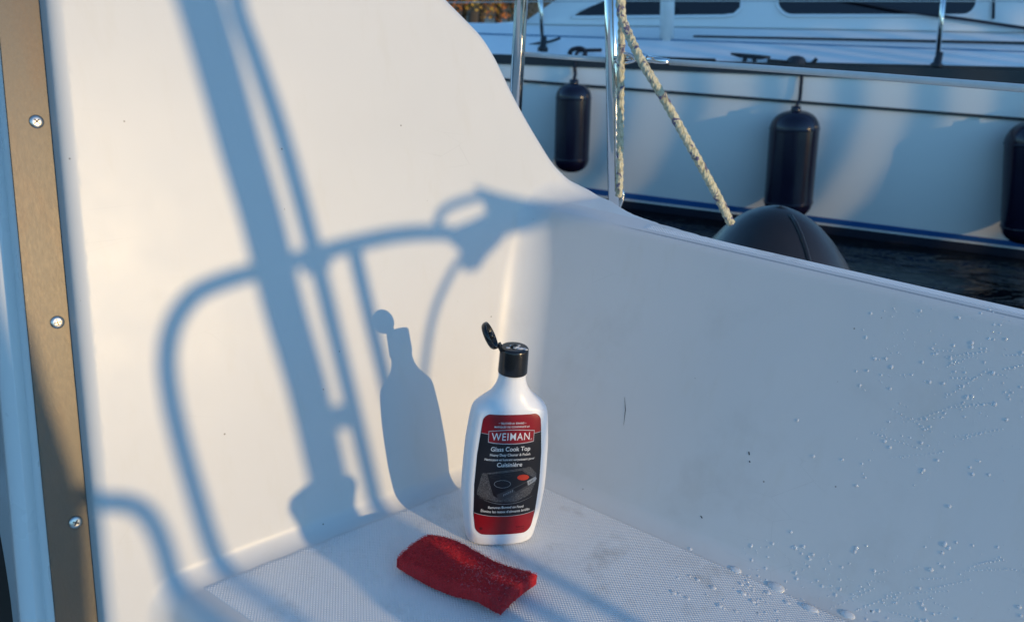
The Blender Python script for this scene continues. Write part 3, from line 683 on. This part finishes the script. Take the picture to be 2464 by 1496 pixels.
for i in range(nz_-1):
    for k in range(NS_): a = i*NS_+k; b = i*NS_+(k+1) % NS_; Fc.append((a, b, b+NS_, a+NS_))
Fc += [tuple(reversed(range(NS_))), tuple(range((nz_-1)*NS_, nz_*NS_))]
def plastic():
    t = NT('white_bottle_plastic'); return t.set(Base_Color=(.80, .80, .81), Roughness=t.math('MULTIPLY_ADD', t.noise(60, 3), .1, .30), Subsurface_Weight=.12, Subsurface_Scale=.004, Subsurface_Radius=(1, .9, .8), Specular_IOR_Level=.45, Normal=t.bump(t.noise(40, 3), .15, .0006))
M_PL = plastic(); mesh_obj('bottle_body', V, Fc, M_PL, bottle, True)
# label print: thin printed layers lying on the pressed-in panel
def lay(pts, lift): return [bt(np.array([x*1.03, front(x*1.03, 14+(z-14)*LS)+.55-lift, 14+(z-14)*LS])*.001) for x, z in pts]
def flat(name, col, rough=.32, **k):
    t = NT(name); nz = t.noise(500, 2); return t.set(Base_Color=t.mix(nz, tuple(c*.88 for c in col), tuple(min(1, c*1.1) for c in col)), Roughness=rough, Specular_IOR_Level=.4, **k)
P_RED = flat('label_red', (.25, .006, .012)); P_BLK = flat('label_black', (.010, .010, .014)); P_WHT = flat('label_white', (.74, .74, .74)); P_SIL = flat('label_silver', (.42, .42, .44))
P_DRED = flat('label_dark_red', (.07, .004, .008)); P_GRY = flat('label_grey', (.045, .045, .05)); P_ORG = flat('label_orange', (.42, .035, .015)); P_LG = flat('label_light_grey', (.30, .31, .33)); P_STONE = None
t = NT('label_granite'); vv = t.noise(1600, 3, .8); P_STONE = t.set(Base_Color=t.mix(t.ss(vv, .42, .66), (.012, .012, .014), (.16, .16, .17)), Roughness=.35)
def region(name, inside_fn, lift, mat, parent, z0=14, z1=133, step=.8, nx=40):   # strip-wise sheet between left(z) and right(z)
    V = []; Fc = []; rows_ = 0; zz = np.arange(z0, z1+1e-6, step)
    for z in zz:
        l, r_ = inside_fn(z)
        for k in range(nx+1): x = l+(r_-l)*k/nx; V.append((x, z))
        rows_ += 1
    Fc = [(i*(nx+1)+k, i*(nx+1)+k+1, (i+1)*(nx+1)+k+1, (i+1)*(nx+1)+k) for i in range(rows_-1) for k in range(nx)]
    return mesh_obj(name, lay(V, lift), Fc, mat, parent, True)
def lab(z): h = panel_hw(min(max(z, 14.25), 132.75)); return -h, h
label = region('label', lab, .12, P_BLK, bottle, 14.2, 132.8)
def poly(name, pts, lift, mat, parent=None, sub=1.2):  # flat printed shape, finely cut so that it follows the curve
    bm = bmesh.new(); bm.faces.new([bm.verts.new((x, z, 0)) for x, z in pts]); bmesh.ops.triangulate(bm, faces=bm.faces)
    for _ in range(5):
        ed = [e for e in bm.edges if e.calc_length() > sub*2]
        if not ed: break
        bmesh.ops.subdivide_edges(bm, edges=ed, cuts=1); bmesh.ops.triangulate(bm, faces=[f for f in bm.faces if len(f.verts) > 3])
    vs = list(bm.verts)
    for v, q_ in zip(vs, lay([(v.co.x, v.co.y) for v in vs], lift)): v.co = Vector(q_)
    me = bpy.data.meshes.new(name); bm.to_mesh(me); bm.free(); me.materials.append(mat); return link(bpy.data.objects.new(name, me), parent or label)
# curved borders between the red fields and the black field
def zt(x): return 114.5-.0*x+1.2*(x/30)**2             # lower edge of the top red field
def zb_(x): return 36.5-2.6*(1-(x/30)**2)
def topred():
    pts = []; xs2 = np.linspace(-27.5, 27.5, 41)
    for x in xs2: pts.append((x, zt(x)))
    up = []
    for x in xs2[::-1]:
        zz = 132.8
        while panel_hw(min(zz, 132.75)) < abs(x) and zz > 115: zz -= .1
        up.append((x, zz))
    return pts+up
def botred():
    xs2 = np.linspace(-29.2, 29.2, 41); pts = [(x, zb_(x)) for x in xs2[::-1]]; lo = []
    for x in xs2:
        zz = 14.2
        while panel_hw(max(zz, 14.25)) < abs(x) and zz < 38: zz += .1
        lo.append((x, zz))
    return lo+pts
def zipstrip(name, fa, fb_, lift, mat, n=60, x0=-1, x1=1, parent=None):
    xs2 = np.linspace(x0, x1, n); V = []; nr = 14
    for x in xs2:
        a, b = fa(x), fb_(x)
        for j in range(nr+1): V.append((x, a+(b-a)*j/nr))
    Fc = [(i*(nr+1)+j, (i+1)*(nr+1)+j, (i+1)*(nr+1)+j+1, i*(nr+1)+j+1) for i in range(n-1) for j in range(nr)]
    return mesh_obj(name, lay(V, lift), Fc, mat, parent or label, True)
def toplim(x):
    zz = 132.8
    while panel_hw(min(zz, 132.75)) < abs(x)+.02 and zz > 112: zz -= .05
    return zz
def botlim(x):
    zz = 14.2
    while panel_hw(max(zz, 14.25)) < abs(x)+.02 and zz < 40: zz += .05
    return zz
zipstrip('red_field', zt, toplim, .16, P_RED, 70, -27.3, 27.3)
zipstrip('red_field', botlim, zb_, .16, P_RED, 70, -28.9, 28.9)
zipstrip('silver_line', lambda x: zt(x)-.30, lambda x: zt(x)+.10, .20, P_SIL, 60, -27.4, 27.4)
zipstrip('silver_line', lambda x: zb_(x)-.10, lambda x: zb_(x)+.35, .20, P_SIL, 60, -29.2, 29.2)
zipstrip('silver_line', lambda x: 46.6+.0105*x*x, lambda x: 46.6+.0105*x*x+.30*(1-(x/27)**2)+.02, .20, P_LG, 60, -26, 26)
# name badge
badge_hi = lambda x: 118.9-.0035*x*x; badge_lo = lambda x: 106.6+.0035*x*x
zipstrip('badge_rim', lambda x: badge_lo(x)-.75, lambda x: badge_hi(x)+.6, .22, P_SIL, 50, -21.2, 21.2)
zipstrip('badge', lambda x: badge_lo(x)-.05, lambda x: badge_hi(x)+.0, .26, P_RED, 50, -20.7, 20.7)
def text(s_, x, z, size, mat, bold=0, space=1.0, lift=.32, arch=0, name='lettering', shear=0, width=None):
    cu = bpy.data.curves.new('t', 'FONT'); cu.body = s_; cu.size = size; cu.align_x = 'CENTER'; cu.align_y = 'CENTER'; cu.offset = bold; cu.space_character = space; cu.resolution_u = 3; cu.shear = shear
    ob = bpy.data.objects.new('t', cu); COL.objects.link(ob); bpy.context.view_layer.update()
    me = bpy.data.meshes.new_from_object(ob.evaluated_get(bpy.context.evaluated_depsgraph_get())); COL.objects.unlink(ob); bpy.data.objects.remove(ob)
    n_ = len(me.vertices); co = np.zeros(n_*3); me.vertices.foreach_get('co', co); co = co.reshape(-1, 3)
    if n_ and width: co[:, 0] *= width/(co[:, 0].max()-co[:, 0].min())
    q_ = lay([(x+c[0], z+c[1]+arch*(1-(c[0]/28)**2)) for c in co], lift); me.vertices.foreach_set('co', np.array(q_).ravel()); me.update(); me.name = name
    me.materials.clear(); me.materials.append(mat); return link(bpy.data.objects.new(name, me), label)
text('• TRUSTED #1 BRAND •', 0, 125.2, 2.5, P_WHT, .02, 1.1, width=25)
text('MARQUES DE CONFIANCE #1', 0, 121.9, 2.3, P_WHT, .02, 1.05, width=32, arch=0)
text('WEIMAN', -.4, 112.6, 9.8, P_WHT, .02, 1.14, width=35.0)
text('®', 18.6, 109.8, 2.0, P_WHT)
text('Glass Cook Top', 0, 101.2, 5.9, P_LG if False else P_WHT, .03, width=36.5)
text('Heavy Duty Cleaner & Polish', 0, 95.8, 3.4, P_WHT, .02, width=37.5)
text('Nettoyant et lustrant surpuissant pour', 0, 91.3, 3.1, P_WHT, .02, width=46.5)
text('Cuisinière', 0, 86.2, 5.9, P_WHT, .03, width=23.5)
text('Removes Burned on Food', 0, 43.8, 3.7, P_WHT, .02, width=33.5, arch=-.4)
text('Élimine les restes d’aliments brûlés', 0, 40.2, 3.7, P_WHT, .02, width=46.5, arch=-1.4)
def ell(cx_, cz, rx, rz, n_=30, rot=0): return [(cx_+rx*math.cos(a)*math.cos(rot)-rz*math.sin(a)*math.sin(rot), cz+rx*math.cos(a)*math.sin(rot)+rz*math.sin(a)*math.cos(rot)) for a in np.linspace(0, 2*math.pi, n_, False)]
def ring(cx_, cz, rx, rz, t_, mat, rot=0, lift=.26):
    A = ell(cx_, cz, rx, rz, 36, rot); B = ell(cx_, cz, rx-t_, rz-t_, 36, rot)
    return mesh_obj('burner_ring', lay(A+B, lift), [(i, (i+1) % 36, (i+1) % 36+36, i+36) for i in range(36)], mat, label)
poly('worktop_print', [(-27.5, 62), (-24.5, 77.5), (-10, 80.0), (20, 83.2), (26.5, 76), (27.5, 68), (22, 55), (8, 48.5), (-10, 49.2), (-22, 52.8), (-28, 56)], .18, P_STONE)
poly('stove_print', [(-20, 77), (12, 80.2), (26.5, 70.2), (25, 68.2), (-9, 53.5), (-13, 56)], .21, P_BLK)
ring(-12.2, 74.6, 4.7, 1.7, .22, P_GRY, -.05, .24); ring(-.6, 76.0, 3.8, 1.5, .22, P_GRY, -.05, .24); ring(-5.2, 67.4, 7.8, 3.9, .28, P_LG, -.05, .24)
poly('burner_print', ell(14.0, 73.2, 5.7, 2.8, 30, -.08), .25, P_ORG)
poly('panel_print', [(-9.8, 56.8), (26.2, 72.6), (28, 70.0), (26.5, 67.6), (12, 58.6), (-2, 52.2), (-8, 51.4)], .27, P_GRY)
poly('panel_print', [(18.2, 69.2), (26.0, 72.5), (27.6, 70.2), (26.2, 67.9), (19.5, 64.6)], .29, P_LG)
poly('display_print', [(5.2, 62.0), (17.6, 68.2), (18.6, 65.0), (8.0, 59.2)], .31, P_BLK)
for k in range(5): x = -3.5+k*1.9; z = 55.2+k*.95; poly('control_print', [(x, z), (x+.5, z), (x+1.0, z+2.4), (x+.5, z+2.4)], .31, P_LG, sub=3)
for k in range(3): x = 20.2+k*1.5; z = 66.5+k*.8; poly('control_print', [(x, z), (x+.8, z+.2), (x+.9, z+2.0), (x+.2, z+1.8)], .33, P_GRY, sub=3)
poly('print_mark', ell(-21.8, 20.6, 1.6, 1.6, 16), .24, P_DRED); ring(-21.8, 20.6, 1.2, 1.2, .2, P_RED, 0, .27)
text('443 mL', 16, 21.6, 2.4, P_DRED, .02, width=9); text('15 FL OZ', 16, 18.9, 1.8, P_DRED, .02, width=8)
# neck ring and cap
V1, F1 = lathe([(.0129, .1782), (.0134, .1785), (.0134, .1795), (.0120, .1800)], 40, bt); mesh_obj('neck_ring', V1, F1, M_PL, bottle, True)
cz0, cz1 = .1803, .2052
V1, F1 = lathe([(.0118, cz0+.001), (.0136, cz0), (.0138, cz0+.0006), (.0136, cz0+.010), (.01355, cz0+.0105), (.0134, cz1-.0030), (.0131, cz1-.0012), (.0122, cz1-.0002), (.0105, cz1), (.0030, cz1)], 56, bt)
cap = mesh_obj('cap', V1, F1, M_CAPM, bottle, True)
V1, F1 = lathe([(.0036, cz1-.0004), (.0034, cz1+.0012), (.0030, cz1+.0016), (.0016, cz1+.0016), (.0012, cz1+.0006)], 24, bt); mesh_obj('nozzle', V1, F1, M_CAPM, cap, True)
# white residue round the nozzle and thumb notch
M_RES = simple('dried_cleaner', (.55, .55, .56), .45, 0, .2, 900)
parts = []
for x, y, r_, h in ((.001, -.002, .0030, .0016), (.0045, -.004, .0030, .0009), (-.002, .002, .0022, .0012), (.0075, -.0045, .0024, .0006), (-.0065, -.002, .0018, .0005), (.004, .003, .0018, .0006), (.0095, -.0065, .0016, .0007)):
    mt = lambda q, x=x, y=y: bt((x+q[0]*1.25, y+q[1]*.8, cz1+q[2])); parts.append(lathe([(r_, -.0002), (r_*.85, h*.5), (r_*.45, h*.9), (.0003, h)], 12, mt))
V1, F1 = join(parts); mesh_obj('residue', V1, F1, M_RES, cap, True)
# flip lid, hinged on the left, standing open
hg = np.array([-.0128, .002, cz1-.0012]); la = R(30); yaw = R(-12)
lx = np.array([-math.sin(la), 0, math.cos(la)])         # from the hinge to the far side of the lid
ln = np.array([math.cos(la), 0, math.sin(la)])          # the inside of the lid looks this way
ry = lambda v: np.array([v[0]*math.cos(yaw)-v[1]*math.sin(yaw), v[0]*math.sin(yaw)+v[1]*math.cos(yaw), v[2]])
lx, ln = ry(lx), ry(ln); ly = np.cross(ln, lx); lc = hg+lx*.0142-ln*.002
mt = lambda q: bt(lc+lx*q[0]+ly*q[1]+ln*q[2])
V1, F1 = lathe([(.0006, -.0052), (.0098, -.0052), (.0120, -.0046), (.0132, -.0030), (.0134, .0), (.0130, .0003), (.0121, .0002), (.0119, -.0026), (.0100, -.0034), (.0006, -.0034)], 48, mt)
lid = mesh_obj('flip_lid', V1, F1, M_CAPM, bottle, True)
V1, F1 = lathe([(.0034, -.0035), (.0034, .0012), (.0026, .0016), (.0022, .0015), (.0020, -.002)], 20, mt); mesh_obj('plug', V1, F1, M_CAPM, lid, True)
p = []
for x, y, r_ in ((.004, .004, .0018), (-.006, .003, .0022), (.006, -.005, .0014), (-.003, -.006, .0012), (.0075, .002, .0013)):
    m2 = lambda q, x=x, y=y: mt((x+q[0]*.8, y+q[1]*1.3, -.0034+q[2])); p.append(lathe([(r_, -.0001), (r_*.6, .0007), (.0002, .0009)], 10, m2))
V1, F1 = join(p); mesh_obj('residue', V1, F1, M_RES, lid, True)
V1, F1 = join([box(bt(hg+ly*.0*1-lx*.0005+(ly*sg*.0042)), bx*lx[0]+by*lx[1]+Zv*lx[2], bx*ly[0]+by*ly[1]+Zv*ly[2], bx*ln[0]+by*ln[1]+Zv*ln[2], .0034, .0014, .0012) for sg in (-1, 0, 1)]); mesh_obj('hinge', V1, F1, M_CAPM, lid)

# ------------------------------------------------------------------ red scouring pad
def seat(px, py, z=0): return hit(px, py, Zv, (0, 0, z))
zc = .006
c00, c10, c01, c11 = seat(1030, 1310, zc), seat(1290, 1408, zc), seat(955, 1362, zc), seat(1205, 1478, zc)
def pad_mid(a, b):
    p_ = (c00*(1-a)+c10*a)*(1-b)+(c01*(1-a)+c11*a)*b
    e = a*(1-a)*4
    z = .0088+.0046*math.exp(-((a-.22)/.26)**2)*(.45+.55*(1-b))+.0028*math.exp(-((a-.97)/.14)**2)+.0040*math.exp(-((a-.76)/.13)**2)*b+.0020*math.sin(math.pi*b)
    z += .0012*math.sin(7*a+3*b)
    bow = .012*math.sin(math.pi*a)*(.45-b)*(1.3-a)
    return p_+norm(c00-c01)*bow*.6+Zv*(z-zc)
NA, NBB = 120, 56; TH = .0074; V = []
def nj(i, j, k): return (rng.random()-.5)*.0012
for side in (1, -1):
    for i in range(NA+1):
        for j in range(NBB+1):
            a, b = i/NA, j/NBB; q_ = pad_mid(a, b); ed = min(i, NA-i, j, NBB-j); thk = TH*(1-.35*max(0, 1-ed/3)**2)
            z = q_[2]+side*thk+nj(i, j, side)*(1.0)
            V.append(np.array([q_[0]+nj(i, j, 1)*.9, q_[1]+nj(i, j, 2)*.9, max(z, .0009+.0004*rng.random())]))
n1 = (NA+1)*(NBB+1); Fc = []
for i in range(NA):
    for j in range(NBB):
        a = i*(NBB+1)+j; q_ = (a, a+NBB+1, a+NBB+2, a+1); Fc.append(q_); Fc.append(tuple(x+n1 for x in reversed(q_)))
bd = [i*(NBB+1) for i in range(NA+1)]+[NA*(NBB+1)+j for j in range(1, NBB+1)]+[i*(NBB+1)+NBB for i in range(NA-1, -1, -1)]+[j for j in range(NBB-1, 0, -1)]
for k in range(len(bd)): a, b = bd[k], bd[(k+1) % len(bd)]; Fc.append((b, a, a+n1, b+n1))
def pad_mat():
    t = NT('red_fibre_pad'); nz = t.noise(900, 4, .8); n2 = t.noise(28, 4, .6)
    c = t.mix(t.ss(nz, .35, .7), (.42, .008, .012), (.86, .020, .028)); c = t.mix(t.math('MULTIPLY', t.ss(n2, .54, .72), .4), c, (.10, .004, .012))
    return t.set(Base_Color=c, Roughness=t.math('MULTIPLY_ADD', t.noise(26, 3), -.5, .75), Specular_IOR_Level=.5, Normal=t.bump(nz, 1, .0013), Subsurface_Weight=.25, Subsurface_Scale=.004, Subsurface_Radius=(1, .12, .1))
M_PAD = pad_mat(); pad = empty('scouring_pad', tuple((c00+c11)/2*[1, 1, 0]), label='red fibre scouring pad lying on the seat in front of the bottle', cat='scouring pad')
mesh_obj('pad_body', V, Fc, M_PAD, pad, True)
M_FIB = simple('red_fibre', (.68, .02, .03), .45, 0, .4, 200); M_FIB2 = simple('pale_fibre_residue', (.60, .38, .42), .35, 0, .3, 200)
def fibres(name, n_, mat, sel=None):
    FV = []; FF = []
    for _ in range(n_):
        a, b = rng.random(), rng.random()
        if rng.random() < .35:
            if rng.random() < .6: b = rng.choice([0.0, 1.0])
            else: a = rng.choice([0.0, 1.0])
        if sel:
            a, b = np.clip(rng.normal(sel[0], sel[2]), .03, .97), np.clip(rng.normal(sel[1], sel[3]), .03, .97)
        q_ = pad_mid(a, b)+Zv*(TH*(1.0 if (0 < a < 1 and 0 < b < 1) else rng.random()*1.7-.8)+.0002)
        L = .0012+.0022*rng.random(); th = rng.random()*6.283; el_ = rng.random()*.7-.1; d = np.array([math.cos(th)*math.cos(el_), math.sin(th)*math.cos(el_), math.sin(el_)])
        d2 = norm(d+rng.normal(0, .5, 3)); s1 = norm(np.cross(d, [0.1, .2, 1]))*.00011; s2_ = norm(np.cross(s1, d))*.00011
        k = len(FV); p0, p1, p2 = q_-d*L*.5, q_+Zv*.0004, q_+d2*L*.5
        for p_ in (p0, p1, p2): p_[2] = max(p_[2], .0006); FV += [p_+s1, p_-s1*.5+s2_*.87, p_-s1*.5-s2_*.87]
        for r_ in (0, 3):
            for j in range(3): FF.append((k+r_+j, k+r_+(j+1) % 3, k+r_+3+(j+1) % 3, k+r_+3+j))
    mesh_obj(name, FV, FF, mat, pad)['kind'] = 'stuff'
fibres('fibre_fuzz', 7000, M_FIB); fibres('foam_residue', 260, M_FIB2, (.72, .45, .14, .25))

# ------------------------------------------------------------------ water drops on the coaming and the seat
def water_mat():
    t = NT('whitened_water'); return t.set(Base_Color=(.96, .97, .98), Roughness=.10, IOR=1.33, Transmission_Weight=.42, Specular_IOR_Level=.8)  # white body colour stands in for sun glints on the drops
M_W = water_mat(); DV = []; DF = []
def drop_at(c, n_, r_, hgt, el_=1.0, along=None):
    X = norm(along-n_*(along@n_)) if along is not None else frame_for(n_)[0]; Y = np.cross(n_, X); seg = 10 if r_ > .0011 else 7
    k = len(DV); ri = [(1, -.15), (.97, .25), (.78, .66), (.42, .92)]
    for a_, h in ri:
        for j in range(seg): th = 2*math.pi*j/seg; DV.append(c+X*math.cos(th)*r_*a_*el_+Y*math.sin(th)*r_*a_+n_*hgt*h)
    DV.append(c+n_*hgt)
    for i in range(len(ri)-1):
        for j in range(seg): a = k+i*seg+j; b = k+i*seg+(j+1) % seg; DF.append((a, b, b+seg, a+seg))
    for j in range(seg): DF.append((k+3*seg+j, k+3*seg+(j+1) % seg, len(DV)-1))
    DF.append(tuple(k+j for j in reversed(range(seg))))
def on_coaming(px, py):
    c = hit(px, py, NC, Km); g_ = grad(c[None])[0]; return c-g_*float(sdf(c[None])[0])
def surf(px, py):                                       # first point of the moulding on a sight line
    d = ray(px, py); p_ = CAM+d*.3
    for _ in range(60): p_ = p_+d*float(sdf(p_[None])[0])*.95
    return p_, norm(grad(p_[None])[0])
def scatter(n_, x0, y0, x1, y1, rmin, rmax, pw=3.0, dens=None):
    for _ in range(n_):
        x, y = x0+(x1-x0)*rng.random(), y0+(y1-y0)*rng.random()
        if dens and rng.random() > dens(x, y): continue
        c, n2 = surf(x, y); r_ = rmin+(rmax-rmin)*rng.random()**pw; drop_at(c, n2, r_, r_*.36, 1+.5*rng.random()**2, Zv if abs(n2[2]) < .8 else w)
seatline = lambda x: 1170+(x-1330)*.4347
scatter(560, 2060, 740, 2464, 1180, .0004, .0015, 3.2, lambda x, y: .25+.75*math.exp(-((x-2300)/170)**2)*math.exp(-((y-900)/150)**2))
scatter(560, 1780, 1290, 2464, 1496, .0004, .0016, 3.2, lambda x, y: 1.0 if seatline(x)-110 < y else .18)
scatter(12, 1850, 1000, 2464, 1490, .0013, .0019, 1)
scatter(60, 1620, 1300, 1980, 1496, .0009, .0030, 1.6, lambda x, y: 1.0 if seatline(x) < y < seatline(x)+130 else 0)
scatter(10, 2100, 1496, 2300, 1560, .001, .003, 1)
for x, y, r_ in ((1868, 1412, .0050), (1950, 1463, .0048), (2040, 1478, .0040), (1770, 1370, .0036), (2027, 1536, .0045)):
    c, n2 = surf(x, y); drop_at(c, n2, r_, r_*.42, 1.7, w)
for _ in range(34):                                     # beads left in rows by the wiped cloth
    x, y = (2060+390*rng.random(), 780+330*rng.random()) if rng.random() < .5 else (1950+500*rng.random(), 1340+150*rng.random())
    dx, dy = (13, rng.normal(-.5, 3.5)); r_ = .0005+.0002*rng.random()
    for k in range(int(4+rng.random()*9)):
        c, n2 = surf(x+dx*k*.8, y+dy*k*.8); drop_at(c, n2, r_*(.7+.6*rng.random()), r_*.5, 1.2, Zv)
for pts_ in (((1503, 955), (1505, 985), (1501, 1022)), ((1686, 1240), (1690, 1246)), ((1802, 1086), (1803, 1094)), ((1803, 1108), (1805, 1112))):
    Q_ = [surf(x, y) for x, y in pts_]; V = []
    for i, (c, n2) in enumerate(Q_): d_ = norm(np.cross(n2, Q_[-1][0]-Q_[0][0])); h_ = .00045 if 0 < i < len(Q_)-1 else .00012; h_ = h_ if len(Q_) > 2 else .0006; V += [c+n2*.00025-d_*h_, c+n2*.00025+d_*h_]
    mesh_obj('scuff_mark', V, [(2*i, 2*i+1, 2*i+3, 2*i+2) for i in range(len(Q_)-1)], M_DARK, boat)
wd = mesh_obj('water_drops', DV, DF, M_W, None, True)
tag(wd, 'water drops whitened for glints, scattered over the coaming and the right part of the seat', 'water drops', kind='stuff')

# ------------------------------------------------------------------ far shore glimpsed beyond the neighbour's bow
M_AUT = [simple('autumn_leaves_orange', (.62, .20, .03), .8, 0, .4, 3), simple('autumn_leaves_yellow', (.58, .36, .06), .8, 0, .4, 3), simple('autumn_leaves_dark', (.05, .05, .02), .8, 0, .4, 3)]
M_BARK = simple('bark', (.06, .045, .03), .9)
def ground_at(px, py, dist): d = ray(px, py); h_ = math.hypot(d[0], d[1]); return CAM+d*(dist/h_)
tl = ['orange leaved tree, leftmost on the far shore', 'small dark tree on the far shore between the orange and yellow trees', 'yellow leaved tree on the far shore beside the left steel post', 'orange tree on the far shore behind the left steel post', 'dark tree on the far shore above the white bow']
for i, (px, mi) in enumerate(((1085, 0), (1118, 2), (1160, 1), (1200, 0), (1245, 2))):
    b_ = ground_at(px, 20, 42+2*(i % 2)); b_[2] = WZ; e = empty('autumn_tree', tuple(b_), label=tl[i], cat='tree', group='trees on the far shore')
    tube_obj('trunk', [b_-Zv*.3, b_+Zv*1.2, b_+Zv*3.2], [.16, .12, .05], M_BARK, e, 8); LV = []; LF = []
    for _ in range(900):
        q_ = rng.normal(0, 1, 3); q_ = q_/np.linalg.norm(q_)*rng.random()**.4; c = b_+np.array([q_[0]*1.3, q_[1]*1.3, 2.2+q_[2]*1.9]); d1 = norm(rng.normal(0, 1, 3)); d2 = norm(np.cross(d1, rng.normal(0, 1, 3))); k = len(LV); z = .09
        LV += [c-d1*z, c+d2*z*.6, c+d1*z, c-d2*z*.6]; LF.append((k, k+1, k+2, k+3))
    mesh_obj('crown', LV, LF, M_AUT[mi], e)
# jetty with piles and a small moored boat near the shore
jt = ground_at(1160, 40, 15); jt[2] = WZ; je = empty('jetty', tuple(jt), label='low grey jetty on piles beyond the neighbour\'s bow', cat='jetty')
M_WOOD = simple('weathered_wood', (.20, .17, .14), .85, 0, .3, 5); jx = norm([1, -.15, 0]); jy = np.cross(Zv, jx)
for k in range(14):
    V1, F1 = box(jt+jx*(k-6)*.32+Zv*.42, jx, jy, Zv, .15, .8, .03); mesh_obj('plank', V1, F1, M_WOOD, je)
for k in range(3): q_ = jt+jx*(k-1)*1.6-jy*.7; tube_obj('pile', [q_-Zv*.5, q_+Zv*(.85+.1*k)], .09, M_BARK, je, 12)
